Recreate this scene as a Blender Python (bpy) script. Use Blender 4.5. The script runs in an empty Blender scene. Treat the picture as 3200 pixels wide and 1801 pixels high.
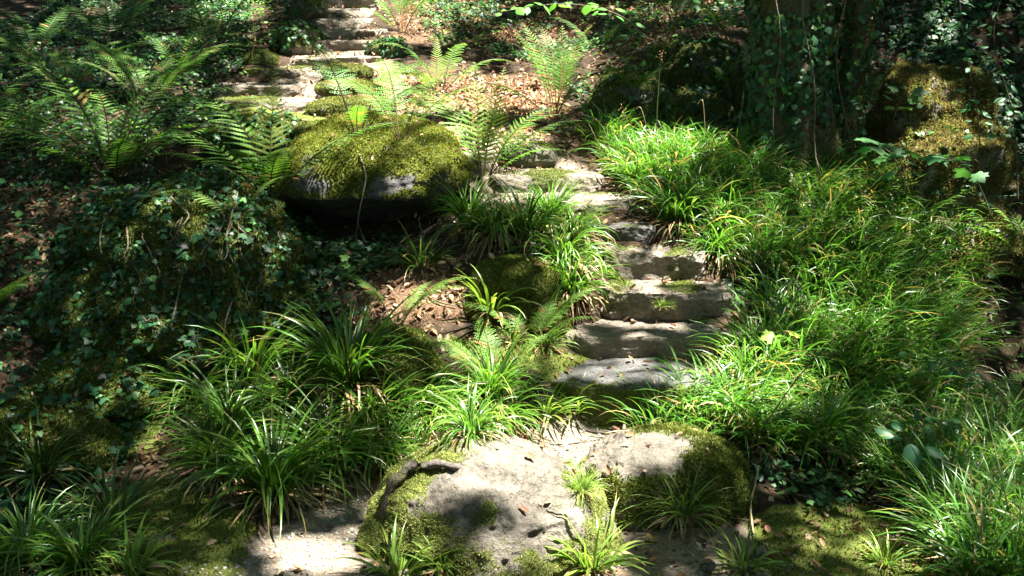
import bpy, math, random
import numpy as np
from mathutils import Vector, Matrix
R = math.radians
SC = bpy.context.scene
COL = SC.collection

# ------------------------------------------------------------------ camera
CAMZ, PITCH, F = 2.1, R(15.0), 2500.0          # F in pixels of a 2576 px wide picture
cam = bpy.data.objects.new('camera', bpy.data.cameras.new('camera'))
COL.objects.link(cam)
cam.location = (0, 0, CAMZ)
cam.rotation_euler = (R(90) - PITCH, 0, 0)
cam.data.sensor_width = 36
cam.data.lens = 36 * F / 2576
cam.data.clip_end = 200
cam.data.clip_start = 0.05
SC.camera = cam

# ------------------------------------------------------------------ light
TO_SUN = Vector((0.36, -0.04, 0.92)).normalized()
w = bpy.data.worlds.new('World'); SC.world = w; w.use_nodes = True
nt = w.node_tree
sky = nt.nodes.new('ShaderNodeTexSky'); sky.sky_type = 'NISHITA'; sky.sun_disc = False
sky.sun_elevation = math.asin(TO_SUN.z)
sky.sun_rotation = math.atan2(TO_SUN.x, TO_SUN.y)
bg = nt.nodes['Background']; bg.inputs[1].default_value = 0.05
nt.links.new(sky.outputs[0], bg.inputs[0])
sd = bpy.data.lights.new('sun', 'SUN'); sd.energy = 5.0; sd.angle = R(0.7); sd.color = (1.0, 0.96, 0.88)
sun = bpy.data.objects.new('sun', sd); COL.objects.link(sun)
sun.rotation_euler = TO_SUN.to_track_quat('Z', 'Y').to_euler()
sun.location = (3, -1, 12)
SC.view_settings.view_transform = 'Standard'
SC.view_settings.look = 'None'
SC.view_settings.gamma = 1
SC.view_settings.exposure = 3.05

rng = np.random.default_rng(7)
random.seed(7)

# ------------------------------------------------------------------ noise
def _hash(ix, iy, iz, seed):
    with np.errstate(over='ignore'):
        h = (ix.astype(np.uint32) * np.uint32(374761393) + iy.astype(np.uint32) * np.uint32(668265263)
             + iz.astype(np.uint32) * np.uint32(2147483647) + np.uint32(seed * 974711 + 13))
        h = (h ^ (h >> np.uint32(13))) * np.uint32(1274126177)
        h = h ^ (h >> np.uint32(16))
    return h.astype(np.float64) / 4294967295.0
def noise3(P, seed=0):
    P = np.asarray(P, float)
    i = np.floor(P).astype(np.int64); f = P - i; f = f * f * (3 - 2 * f)
    r = 0
    for a in (0, 1):
        wa = f[..., 0] if a else 1 - f[..., 0]
        for b in (0, 1):
            wb = f[..., 1] if b else 1 - f[..., 1]
            for c in (0, 1):
                wc = f[..., 2] if c else 1 - f[..., 2]
                r = r + wa * wb * wc * _hash(i[..., 0] + a, i[..., 1] + b, i[..., 2] + c, seed)
    return r * 2 - 1
def fbm(P, o=4, seed=0, gain=.5, ridged=False):
    P = np.asarray(P, float); s = 0; a = 1; t = 0
    for k in range(o):
        n = noise3(P * 2 ** k + 17.3 * k, seed + k)
        if ridged: n = 1 - 2 * np.abs(n)
        s = s + a * n; t += a; a *= gain
    return s / t
def xy3(x, y, s=1.0): return np.stack([np.asarray(x) * s, np.asarray(y) * s, np.zeros_like(np.asarray(x, float)) + 3.7], -1)

# ------------------------------------------------------------------ picture <-> place, used only to lay out the plan
cP, sP = math.cos(PITCH), math.sin(PITCH)
def ray(px, v):
    a = (np.asarray(px, float) - 1288) / F; b = (725 - np.asarray(v, float)) / F
    return np.stack([a + 0 * b, cP + b * sP + 0 * a, -sP + b * cP + 0 * a], -1)
def at(px, v, Y):
    d = ray(px, v); t = Y / d[..., 1]
    return d * t[..., None] + np.array([0, 0, CAMZ])
def proj(P):
    P = np.asarray(P, float); x = P[..., 0]; y = P[..., 1]; z = P[..., 2] - CAMZ
    dep = y * cP - z * sP; up = y * sP + z * cP
    dep = np.where(dep > .05, dep, .05)
    return 1288 + x / dep * F, 725 - up / dep * F

# ------------------------------------------------------------------ terrain heights
CP = [(0,1450,3.4),(400,1400,3.5),(800,1400,3.5),(1200,1400,3.5),(1700,1440,3.5),(2150,1380,3.7),(2560,1430,3.5),
 (100,1200,4.15),(500,1250,4.05),(1000,1260,4.0),(1300,1170,4.4),(1500,1120,4.6),(1500,1060,4.78),(1900,1320,3.9),
 (1750,1080,4.6),(2150,1250,4.3),(2450,1250,4.3),(2300,1050,5.0),(2500,1050,5.6),(2500,850,6.5),(2550,650,7),
 (2300,850,5.8),(2000,1000,5.0),(2000,800,5.7),(2000,600,6.3),(2200,600,6.5),(2200,480,7.0),(1900,430,6.9),
 (1700,400,6.9),(1700,560,6.1),(1800,700,5.75),(1860,800,5.45),(1820,900,5.15),(1720,1000,4.85),
 (1390,950,4.92),(1390,860,5.2),(1400,700,5.6),(1400,580,6.0),(1250,500,6.4),(1150,560,6.1),
 (1100,700,5.6),(1000,850,5.15),(900,780,5.4),(850,650,5.9),(1000,620,6.1),(1100,1000,4.8),(1000,1100,4.5),
 (700,1100,4.5),(700,950,5.0),(400,1100,4.5),(400,950,5.0),(100,1000,4.9),(100,850,5.3),(50,700,5.8),(50,550,6.4),
 (500,470,7.0),(200,430,7.0),(700,450,7.0),(950,350,7.4),(1100,330,7.4),(1300,380,7.0),(1450,370,7.2),(1600,340,7.6),
 (100,300,8),(500,300,8),(850,290,7.8),(1100,260,8.2),(1400,280,8.0),(650,255,8.25),(650,180,9),(880,160,9.5),
 (1100,160,9.5),(1400,160,9.6),(300,180,9.3),(100,180,9.5),(0,100,11),(500,110,10.6),(900,133,10),(1300,60,11.5),
 (1300,0,13),(500,0,13.5),(0,0,13.5),(1750,330,8.0),(1750,130,8.5),(1600,120,9.2),(1700,50,9.8),(1750,0,11),
 (2150,400,7.9),(2150,150,8.7),(2300,480,7.4),(2500,500,7.4),(2350,300,7.9),(2400,150,8.3),(2560,150,8.3),
 (2350,0,8.8),(2560,300,7.9)]
PTS = [tuple(at(*c)) for c in CP]
PTS += [(-2,2,0),(0,2,-.05),(2,2,-.1),(-2,-1,0),(2,-1,-.1),(-10,22,5.6),(0,22,5.6),(10,22,7),(0,17,3.9),(-6,17,3.9),(-12,12,3),
        (-8,5,.8),(-8,1,.3),(8,5,.4),(8,9,3.0),(8,1,-.2),(-12,30,10),(12,30,11),(0,30,10),(7,13,4.6),(-5.5,9,1.8),
        (.9,12.6,2.5),(-1.6,12.2,2.36)]
# bed under the stairs
for px, v, Y in ((1560,930,5.05),(1600,850,5.35),(1640,760,5.55),(1640,660,5.75),(1600,575,6.0),(1540,505,6.25),(1440,450,6.55)):
    p = at(px, v, Y); PTS.append((p[0], p[1], p[2] - .09))
for px, v, Y in ((580,248,8.3),(660,248,8.3),(740,252,8.25),(600,205,8.8),(700,205,8.8),(760,160,9.4),(880,150,9.6)):
    p = at(px, v, Y); PTS.append((p[0], p[1], p[2] - .09))
PTS = np.array(PTS)
def _tps(PTS, lam=.012):
    X = PTS[:, :2]; n = len(X)
    d = np.linalg.norm(X[:, None] - X[None], axis=-1)
    K = np.where(d > 0, d * d * np.log(d + 1e-9), 0) + lam * np.eye(n)
    Q = np.hstack([np.ones((n, 1)), X])
    A = np.block([[K, Q], [Q.T, np.zeros((3, 3))]])
    return X, np.linalg.solve(A, np.concatenate([PTS[:, 2], np.zeros(3)]))
_X, _W = _tps(PTS)
def tps(x, y):
    o = np.full(np.shape(x), _W[-3]) + _W[-2] * x + _W[-1] * y
    for i in range(len(_X)):
        d2 = (x - _X[i, 0]) ** 2 + (y - _X[i, 1]) ** 2 + 1e-12
        o += _W[i] * .5 * d2 * np.log(d2)
    return o
gx = np.unique(np.concatenate([np.linspace(-14, -4.2, 60), np.linspace(-4.2, 4.2, 320), np.linspace(4.2, 14, 60)]))
gy = np.unique(np.concatenate([np.linspace(-4, 2.6, 30), np.linspace(2.6, 7.5, 230), np.linspace(7.5, 14, 160), np.linspace(14, 30, 70)]))
GX, GY = np.meshgrid(gx, gy)
GZ0 = tps(GX, GY)

def in_poly(px, v, poly):
    px = np.asarray(px); v = np.asarray(v); c = np.zeros(px.shape, bool); n = len(poly)
    for i in range(n):
        x0, y0 = poly[i]; x1, y1 = poly[(i + 1) % n]
        if y0 == y1: continue
        t = ((y0 > v) != (y1 > v)) & (px < (x1 - x0) * (v - y0) / (y1 - y0) + x0)
        c ^= t
    return c
def near_line(px, v, pts, wid):
    """soft 0..1 nearness to a poly-line, in plan"""
    best = np.full(np.shape(px), 1e9)
    for (ax, ay), (bx_, by_) in zip(pts[:-1], pts[1:]):
        dx, dy = bx_ - ax, by_ - ay; L = dx * dx + dy * dy
        t = np.clip(((px - ax) * dx + (v - ay) * dy) / L, 0, 1)
        best = np.minimum(best, np.hypot(px - ax - t * dx, v - ay - t * dy))
    return np.clip(1.6 - best / wid, 0, 1)
def plan(l): return [tuple(at(*p)[:2]) for p in l]
PATH_LO = plan([(300,1500,3.1),(760,1400,3.5),(960,1280,3.95),(1180,1180,4.35),(1450,1120,4.6),(1500,1060,4.8)])
PATH_LO2 = plan([(1180,1500,3.2),(1700,1440,3.5),(1950,1420,3.55)])
PATH_R = plan([(1450,1120,4.6),(1560,1300,4.0),(1700,1440,3.5)])
PATH_UP = plan([(1330,410,6.8),(1150,320,7.5),(950,280,7.9),(820,280,7.9),(820,200,8.8),(880,150,9.6)])
wob = fbm(xy3(GX, GY, 2.2), 3, 5) * .12
dirt = np.maximum.reduce([near_line(GX + wob, GY + wob, PATH_LO, .22), near_line(GX + wob, GY, PATH_LO2, .30),
                          near_line(GX, GY + wob, PATH_R, .12), near_line(GX + wob, GY, PATH_UP, .42), near_line(GX + wob, GY, plan([(590,250,8.2),(720,270,8.1),(820,280,7.9)]), .22)])
rough = fbm(xy3(GX, GY, 1.6), 5, 11) * .07 + fbm(xy3(GX, GY, 9), 3, 21) * .018
GZ = GZ0 + rough * (1 - .75 * dirt) + fbm(xy3(GX, GY, 14), 3, 33) * .006 * dirt
def hz(x, y):
    """terrain height, bilinear"""
    x = np.clip(np.asarray(x, float), gx[0], gx[-1] - 1e-6); y = np.clip(np.asarray(y, float), gy[0], gy[-1] - 1e-6)
    i = np.clip(np.searchsorted(gx, x) - 1, 0, len(gx) - 2); j = np.clip(np.searchsorted(gy, y) - 1, 0, len(gy) - 2)
    a = (x - gx[i]) / (gx[i + 1] - gx[i]); b = (y - gy[j]) / (gy[j + 1] - gy[j])
    return (GZ[j, i] * (1 - a) * (1 - b) + GZ[j, i + 1] * a * (1 - b) + GZ[j + 1, i] * (1 - a) * b + GZ[j + 1, i + 1] * a * b)
def hn(x, y, e=.06):
    dx = (hz(x + e, y) - hz(x - e, y)) / (2 * e); dy = (hz(x, y + e) - hz(x, y - e)) / (2 * e)
    n = np.stack([-dx, -dy, np.ones_like(dx)], -1)
    return n / np.linalg.norm(n, axis=-1, keepdims=True)
def hit(px, v, y0=2.4):
    d = ray(px, v); Y = np.arange(y0, 28, .01)
    P = d[None] * (Y / d[1])[:, None]; z = P[:, 2] + CAMZ
    k = np.argmax(z < hz(P[:, 0], P[:, 1]))
    return np.array([P[k, 0], Y[k], hz(P[k, 0], Y[k])])

# ------------------------------------------------------------------ mesh building
def mesh_np(name, V, tris=None, quads=None, col=None, mats=(), smooth=True, attrs=None):
    me = bpy.data.meshes.new(name)
    V = np.asarray(V, np.float32)
    T = np.zeros((0, 3), np.int32) if tris is None else np.asarray(tris, np.int32)
    Q = np.zeros((0, 4), np.int32) if quads is None else np.asarray(quads, np.int32)
    me.vertices.add(len(V)); me.vertices.foreach_set('co', V.ravel())
    nl = T.size + Q.size
    me.loops.add(nl); me.loops.foreach_set('vertex_index', np.concatenate([T.ravel(), Q.ravel()]))
    n = len(T) + len(Q); me.polygons.add(n)
    st = np.concatenate([np.arange(len(T)) * 3, T.size + np.arange(len(Q)) * 4]).astype(np.int32)
    me.polygons.foreach_set('loop_start', st)
    me.polygons.foreach_set('use_smooth', np.full(n, smooth))
    me.update(calc_edges=True)
    if col is not None:
        a = me.color_attributes.new('Col', 'FLOAT_COLOR', 'POINT')
        c = np.ones((len(V), 4), np.float32); c[:, :3] = col
        a.data.foreach_set('color', c.ravel())
    for k, arr in (attrs or {}).items():
        a = me.attributes.new(k, 'FLOAT', 'POINT'); a.data.foreach_set('value', np.asarray(arr, np.float32))
    for m in mats: me.materials.append(m)
    return me
def obj(name, me, parent=None):
    o = bpy.data.objects.new(name, me); COL.objects.link(o)
    if parent is not None: o.parent = parent
    return o
def tag(o, label=None, cat=None, group=None, kind=None):
    if label: o['label'] = label
    if cat: o['category'] = cat
    if group: o['group'] = group
    if kind: o['kind'] = kind
    return o
def thing(name, loc, label, cat, group=None, rz=0):
    o = bpy.data.objects.new(name, None); COL.objects.link(o)
    o.location = [float(c) for c in loc]; o.rotation_euler = (0, 0, rz); o.empty_display_size = .1
    return tag(o, label, cat, group)
def unit(a): return a / np.maximum(np.linalg.norm(a, axis=-1, keepdims=True), 1e-9)
def frames(N, yaw):
    """rotation matrices whose z is N, spun by yaw"""
    N = unit(N); r = np.zeros_like(N); r[:, 0] = np.cos(yaw); r[:, 1] = np.sin(yaw); r[:, 2] = 0.013
    X = unit(r - (r * N).sum(-1, keepdims=True) * N); Y = np.cross(N, X)
    return np.stack([X, Y, N], -1)
def stamp(tmpl, M, P, S, C):
    """copies of a template leaf: returns V, T, Q, col"""
    tv, tt, tq = tmpl[0], tmpl[1], tmpl[2]
    n, k = len(P), len(tv)
    V = np.einsum('nij,kj->nki', M, tv) * np.asarray(S).reshape(-1, 1, 1) + P[:, None]
    off = (np.arange(n) * k)[:, None, None]
    T = (tt[None] + off).reshape(-1, 3) if len(tt) else None
    Q = (tq[None] + off).reshape(-1, 4) if len(tq) else None
    return V.reshape(-1, 3), T, Q, np.repeat(C, k, 0)
def jitter(base, n, dv=.25, alt=None, p=.0):
    base = np.array(base); C = np.tile(base, (n, 1)) * (1 + dv * rng.standard_normal((n, 1)))
    C *= 1 + .08 * rng.standard_normal((n, 3))
    if alt is not None:
        m = rng.random(n) < p; C[m] = np.array(alt) * (1 + dv * rng.standard_normal((m.sum(), 1)))
    return np.clip(C, .003, .9)

# ------------------------------------------------------------------ materials
def newmat(name):
    m = bpy.data.materials.new(name); m.use_nodes = True; n = m.node_tree; n.nodes.clear()
    return m, n, n.nodes, n.links
def leafmat(name, transl=.35, rough=.45, spec=.4, tint=(1.0, 1.25, .45)):
    m, n, N, L = newmat(name)
    out = N.new('ShaderNodeOutputMaterial'); mix = N.new('ShaderNodeMixShader'); mix.inputs[0].default_value = transl
    pr = N.new('ShaderNodeBsdfPrincipled'); pr.inputs['Roughness'].default_value = rough
    pr.inputs['Specular IOR Level'].default_value = spec
    tr = N.new('ShaderNodeBsdfTranslucent'); at_ = N.new('ShaderNodeVertexColor'); at_.layer_name = 'Col'
    oi = N.new('ShaderNodeObjectInfo'); mr = N.new('ShaderNodeMapRange'); mr.inputs['To Min'].default_value = .82; mr.inputs['To Max'].default_value = 1.2
    L.new(oi.outputs['Random'], mr.inputs['Value'])
    nz = N.new('ShaderNodeTexNoise'); nz.inputs['Scale'].default_value = 60; nz.inputs['Detail'].default_value = 3
    tc = N.new('ShaderNodeTexCoord'); L.new(tc.outputs['Object'], nz.inputs['Vector'])
    m2 = N.new('ShaderNodeMapRange'); m2.inputs['To Min'].default_value = .8; m2.inputs['To Max'].default_value = 1.2; L.new(nz.outputs['Fac'], m2.inputs['Value'])
    mu = N.new('ShaderNodeMath'); mu.operation = 'MULTIPLY'; L.new(mr.outputs[0], mu.inputs[0]); L.new(m2.outputs[0], mu.inputs[1])
    vm = N.new('ShaderNodeVectorMath'); vm.operation = 'SCALE'; L.new(at_.outputs['Color'], vm.inputs[0]); L.new(mu.outputs[0], vm.inputs['Scale'])
    L.new(vm.outputs[0], pr.inputs['Base Color'])
    v2 = N.new('ShaderNodeVectorMath'); v2.operation = 'MULTIPLY'; v2.inputs[1].default_value = tuple(1.7 * t for t in tint)
    L.new(vm.outputs[0], v2.inputs[0]); L.new(v2.outputs[0], tr.inputs['Color'])
    L.new(pr.outputs[0], mix.inputs[1]); L.new(tr.outputs[0], mix.inputs[2]); L.new(mix.outputs[0], out.inputs[0])
    return m
M_GRASS = leafmat('grass_blade', .38, .32, .5, (1.05, 1.12, .5))
M_FERN = leafmat('fern_leaf', .40, .5, .3)
M_IVY = leafmat('ivy_leaf', .14, .45, .3, (1, 1.2, .5))
M_SOFT = leafmat('soft_leaf', .38, .45, .4)
M_DRY = leafmat('dead_leaf', .15, .7, .2, (1.1, .9, .7))
M_MOSS = leafmat('moss_fuzz', .25, .8, .1, (1.1, 1.1, .6))
M_CROWN = leafmat('crown_leaf', .18, .6, .2)

def ramp(N, pts):
    r = N.new('ShaderNodeValToRGB'); e = r.color_ramp.elements
    e[0].position, e[0].color = pts[0][0], (*pts[0][1], 1); e[1].position, e[1].color = pts[-1][0], (*pts[-1][1], 1)
    for p, c in pts[1:-1]:
        q = e.new(p); q.color = (*c, 1)
    return r
def noise_n(N, L, scale, detail=6, rough=.6, vec=None, dist=0):
    z = N.new('ShaderNodeTexNoise'); z.inputs['Scale'].default_value = scale; z.inputs['Detail'].default_value = detail
    z.inputs['Roughness'].default_value = rough; z.inputs['Distortion'].default_value = dist
    if vec is not None: L.new(vec, z.inputs['Vector'])
    return z
def bumpy(N, L, h, strength, dist, prev=None):
    b = N.new('ShaderNodeBump'); b.inputs['Strength'].default_value = strength; b.inputs['Distance'].default_value = dist
    L.new(h, b.inputs['Height'])
    if prev: L.new(prev, b.inputs['Normal'])
    return b
def mixc(N, L, fac, a, b):
    m = N.new('ShaderNodeMix'); m.data_type = 'RGBA'
    if isinstance(fac, (int, float)): m.inputs[0].default_value = fac
    else: L.new(fac, m.inputs[0])
    for i, s in ((6, a), (7, b)):
        if isinstance(s, tuple): m.inputs[i].default_value = (*s, 1)
        else: L.new(s, m.inputs[i])
    return m.outputs[2]
def mathn(N, L, op, a, b, clamp=False):
    m = N.new('ShaderNodeMath'); m.operation = op; m.use_clamp = clamp
    for i, s in enumerate((a, b)):
        if isinstance(s, (int, float)): m.inputs[i].default_value = s
        else: L.new(s, m.inputs[i])
    return m.outputs[0]
MOSS_A, MOSS_B = (.035, .048, .010), (.13, .15, .030)
def stonemat(name, c0, c1, c2):
    m, n, N, L = newmat(name)
    out = N.new('ShaderNodeOutputMaterial'); pr = N.new('ShaderNodeBsdfPrincipled'); L.new(pr.outputs[0], out.inputs[0])
    pr.inputs['Specular IOR Level'].default_value = .25
    tc = N.new('ShaderNodeTexCoord'); V = tc.outputs['Object']
    big = noise_n(N, L, 5, 5, .6, V, .6); fine = noise_n(N, L, 45, 8, .7, V); grain = noise_n(N, L, 260, 3, .6, V)
    r1 = ramp(N, [(.3, c0), (.5, c1), (.72, c2)]); L.new(big.outputs['Fac'], r1.inputs[0])
    r2 = ramp(N, [(.3, (.34, .33, .31)), (.5, (.9, .9, .9)), (.75, (1.3, 1.27, 1.2))]); L.new(fine.outputs['Fac'], r2.inputs[0])
    mul = N.new('ShaderNodeMix'); mul.data_type = 'RGBA'; mul.blend_type = 'MULTIPLY'; mul.inputs[0].default_value = .8
    L.new(r1.outputs[0], mul.inputs[6]); L.new(r2.outputs[0], mul.inputs[7])
    # pale lichen and dark cracks
    vo = N.new('ShaderNodeTexVoronoi'); vo.feature = 'DISTANCE_TO_EDGE'; vo.inputs['Scale'].default_value = 4.5
    dv = N.new('ShaderNodeVectorMath'); dv.operation = 'MULTIPLY_ADD'; dv.inputs[1].default_value = (.35, .35, .35)
    L.new(big.outputs['Color'], dv.inputs[0]); L.new(V, dv.inputs[2]); L.new(dv.outputs[0], vo.inputs['Vector'])
    cr = ramp(N, [(.0, (.25, .24, .22)), (.018, (1, 1, 1))]); L.new(vo.outputs['Distance'], cr.inputs[0])
    mul2 = N.new('ShaderNodeMix'); mul2.data_type = 'RGBA'; mul2.blend_type = 'MULTIPLY'; mul2.inputs[0].default_value = .6
    L.new(mul.outputs[2], mul2.inputs[6]); L.new(cr.outputs[0], mul2.inputs[7])
    # moss film where the stone carries it
    at_ = N.new('ShaderNodeAttribute'); at_.attribute_name = 'moss'
    mn = noise_n(N, L, 22, 6, .7, V)
    f = mathn(N, L, 'ADD', at_.outputs['Fac'], mathn(N, L, 'MULTIPLY', mathn(N, L, 'SUBTRACT', mn.outputs['Fac'], .5), 1.1))
    fr = ramp(N, [(.42, (0, 0, 0)), (.6, (1, 1, 1))]); L.new(f, fr.inputs[0])
    mc = ramp(N, [(.3, MOSS_A), (.7, MOSS_B)]); L.new(fine.outputs['Fac'], mc.inputs[0])
    colr = mixc(N, L, fr.outputs[0], mul2.outputs[2], mc.outputs[0]); L.new(colr, pr.inputs['Base Color'])
    rr = N.new('ShaderNodeMapRange'); rr.inputs['To Min'].default_value = .55; rr.inputs['To Max'].default_value = .95; L.new(fine.outputs['Fac'], rr.inputs['Value']); L.new(rr.outputs[0], pr.inputs['Roughness'])
    b0 = bumpy(N, L, big.outputs['Fac'], .6, .08); b1 = bumpy(N, L, fine.outputs['Fac'], 1.0, .03, b0.outputs[0]); b2 = bumpy(N, L, grain.outputs['Fac'], .35, .004, b1.outputs[0])
    L.new(b2.outputs[0], pr.inputs['Normal'])
    return m
M_STONE = stonemat('weathered_stone', (.10, .088, .07), (.18, .158, .125), (.28, .25, .205))
M_STEP = stonemat('step_stone', (.14, .115, .088), (.25, .21, .165), (.37, .32, .26))
M_GREY = stonemat('grey_stone', (.075, .073, .07), (.14, .136, .13), (.23, .225, .21))

def barkmat(name, c0, c1, sc=(14, 14, 3)):
    m, n, N, L = newmat(name)
    out = N.new('ShaderNodeOutputMaterial'); pr = N.new('ShaderNodeBsdfPrincipled'); L.new(pr.outputs[0], out.inputs[0])
    pr.inputs['Roughness'].default_value = .9; pr.inputs['Specular IOR Level'].default_value = .15
    tc = N.new('ShaderNodeTexCoord'); mp = N.new('ShaderNodeMapping'); mp.inputs['Scale'].default_value = sc; L.new(tc.outputs['Object'], mp.inputs[0])
    a = noise_n(N, L, 1.0, 8, .65, mp.outputs[0], .5); r = ramp(N, [(.32, c0), (.65, c1)]); L.new(a.outputs['Fac'], r.inputs[0])
    b = noise_n(N, L, 3.5, 5, .6, tc.outputs['Object']); br = ramp(N, [(.48, (0, 0, 0)), (.62, (.8, .8, .8))]); L.new(b.outputs['Fac'], br.inputs[0])
    mo = ramp(N, [(.3, (.03, .035, .008)), (.7, (.10, .10, .02))]); L.new(a.outputs['Fac'], mo.inputs[0])
    L.new(mixc(N, L, br.outputs[0], r.outputs[0], mo.outputs[0]), pr.inputs['Base Color'])
    bb = bumpy(N, L, a.outputs['Fac'], .9, .03); L.new(bb.outputs[0], pr.inputs['Normal'])
    return m
M_BARK = barkmat('mossy_bark', (.04, .032, .022), (.17, .14, .10))
M_TWIG = barkmat('twig_bark', (.10, .08, .06), (.30, .25, .19), (60, 60, 60))
M_ROOT = barkmat('root_bark', (.05, .04, .035), (.17, .15, .13), (30, 30, 30))
def plainmat(name, c, rough=.6, var=.25):
    m, n, N, L = newmat(name)
    out = N.new('ShaderNodeOutputMaterial'); pr = N.new('ShaderNodeBsdfPrincipled'); L.new(pr.outputs[0], out.inputs[0]); pr.inputs['Roughness'].default_value = rough
    tc = N.new('ShaderNodeTexCoord'); a = noise_n(N, L, 40, 4, .6, tc.outputs['Object'])
    r = ramp(N, [(.3, tuple(x * (1 - var) for x in c)), (.7, tuple(min(1, x * (1 + var)) for x in c))]); L.new(a.outputs['Fac'], r.inputs[0]); L.new(r.outputs[0], pr.inputs['Base Color'])
    return m
M_STEM_DK = plainmat('dark_fern_stalk', (.05, .035, .02)); M_STEM_BR = plainmat('brown_fern_stalk', (.30, .16, .05))
M_STEM_GR = plainmat('green_stalk', (.12, .17, .04)); M_STRAW = plainmat('straw_stalk', (.36, .27, .13))

def groundmat():
    m, n, N, L = newmat('woodland_floor')
    out = N.new('ShaderNodeOutputMaterial'); pr = N.new('ShaderNodeBsdfPrincipled'); L.new(pr.outputs[0], out.inputs[0])
    pr.inputs['Roughness'].default_value = .92; pr.inputs['Specular IOR Level'].default_value = .15
    tc = N.new('ShaderNodeTexCoord'); V = tc.outputs['Object']
    big = noise_n(N, L, 2.2, 5, .6, V); mid = noise_n(N, L, 14, 6, .65, V, .8); fine = noise_n(N, L, 90, 6, .7, V)
    soil = ramp(N, [(.3, (.012, .009, .006)), (.5, (.032, .022, .013)), (.7, (.075, .05, .03))]); L.new(mid.outputs['Fac'], soil.inputs[0])
    lit = ramp(N, [(.25, (.03, .018, .01)), (.5, (.11, .065, .038)), (.62, (.20, .13, .08)), (.8, (.32, .23, .15))]); L.new(fine.outputs['Fac'], lit.inputs[0])
    al = N.new('ShaderNodeAttribute'); al.attribute_name = 'litter'
    f = mathn(N, L, 'ADD', al.outputs['Fac'], mathn(N, L, 'MULTIPLY', mathn(N, L, 'SUBTRACT', mid.outputs['Fac'], .5), 1.2), True)
    c = mixc(N, L, f, soil.outputs[0], lit.outputs[0])
    di = ramp(N, [(.28, (.08, .065, .048)), (.5, (.19, .16, .125)), (.72, (.32, .28, .225))]); L.new(fine.outputs['Fac'], di.inputs[0])
    di2 = ramp(N, [(.3, (.65, .62, .58)), (.7, (1.15, 1.12, 1.08))]); L.new(mid.outputs['Fac'], di2.inputs[0])
    dm = N.new('ShaderNodeMix'); dm.data_type = 'RGBA'; dm.blend_type = 'MULTIPLY'; dm.inputs[0].default_value = 1
    L.new(di.outputs[0], dm.inputs[6]); L.new(di2.outputs[0], dm.inputs[7])
    ad = N.new('ShaderNodeAttribute'); ad.attribute_name = 'dirt'
    fd = mathn(N, L, 'ADD', ad.outputs['Fac'], mathn(N, L, 'MULTIPLY', mathn(N, L, 'SUBTRACT', mid.outputs['Fac'], .5), 1.0), True)
    rd = ramp(N, [(.35, (0, 0, 0)), (.6, (1, 1, 1))]); L.new(fd, rd.inputs[0])
    c = mixc(N, L, rd.outputs[0], c, dm.outputs[2])
    am = N.new('ShaderNodeAttribute'); am.attribute_name = 'moss'
    fm = mathn(N, L, 'ADD', am.outputs['Fac'], mathn(N, L, 'MULTIPLY', mathn(N, L, 'SUBTRACT', mid.outputs['Fac'], .5), 1.3), True)
    rm = ramp(N, [(.42, (0, 0, 0)), (.6, (1, 1, 1))]); L.new(fm, rm.inputs[0])
    mc = ramp(N, [(.3, MOSS_A), (.7, MOSS_B)]); L.new(fine.outputs['Fac'], mc.inputs[0])
    c = mixc(N, L, rm.outputs[0], c, mc.outputs[0]); L.new(c, pr.inputs['Base Color'])
    b1 = bumpy(N, L, mid.outputs['Fac'], .5, .04); b2 = bumpy(N, L, fine.outputs['Fac'], .8, .012, b1.outputs[0]); L.new(b2.outputs[0], pr.inputs['Normal'])
    return m
M_GROUND = groundmat()

# ------------------------------------------------------------------ zones of the floor (drawn in the picture, carried to the plan)
Z_MOSS = [[(1850,1300),(2150,1260),(2450,1400),(2600,1500),(1950,1520),(1900,1400)],
          [(250,1250),(420,1180),(640,1330),(560,1450),(330,1400)], [(60,1160),(330,870),(450,930),(380,1120),(250,1180)],
          [(330,1330),(600,1340),(520,1520),(300,1520)], [(760,900),(1080,850),(1120,980),(1000,1020),(850,960)],
          [(1140,860),(1380,880),(1320,940),(1180,950)], [(1350,880),(1800,860),(1800,1040),(1500,1080),(1340,930)],
          [(700,290),(1000,300),(1020,340),(720,360)], [(540,260),(760,250),(760,330),(540,330)],
          [(1440,1180),(1500,1180),(1560,1300),(1480,1280)]]
Z_LITTER = [[(850,640),(1160,660),(1180,800),(1000,860),(860,800),(780,740)], [(950,190),(1380,200),(1500,380),(1300,400),(1000,330)],
            [(1000,0),(1900,-60),(1800,120),(1400,110),(1000,110)], [(300,1120),(560,1060),(600,1300),(400,1300)],
            [(0,850),(180,820),(220,1000),(0,1000)], [(1400,330),(1620,330),(1600,420),(1380,400)], [(0,500),(220,480),(150,760),(0,760)],
            [(2150,150),(2500,140),(2500,480),(2250,500),(2150,400)], [(1000,960),(1150,960),(1130,1080),(980,1060)]]
def zone(px, v, Z, wx=0):
    o = np.zeros(np.shape(px), bool)
    for z in Z: o |= in_poly(px + wx, v + wx * .6, z)
    return o
GPX, GPV = proj(np.stack([GX, GY, GZ0], -1))
wq = fbm(xy3(GX, GY, 3), 3, 41) * 70
def blur(a, k=2):
    for _ in range(k):
        a = (a + np.roll(a, 1, 0) + np.roll(a, -1, 0) + np.roll(a, 1, 1) + np.roll(a, -1, 1)) / 5
    return a
mossw = blur(zone(GPX, GPV, Z_MOSS, wq).astype(float), 4)
litw = blur(zone(GPX, GPV, Z_LITTER, wq).astype(float), 3)
nx, ny = len(gx), len(gy)
idx = np.arange(nx * ny).reshape(ny, nx)
quads = np.stack([idx[:-1, :-1], idx[:-1, 1:], idx[1:, 1:], idx[1:, :-1]], -1).reshape(-1, 4)
GV = np.stack([GX, GY, GZ], -1).reshape(-1, 3)
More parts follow.
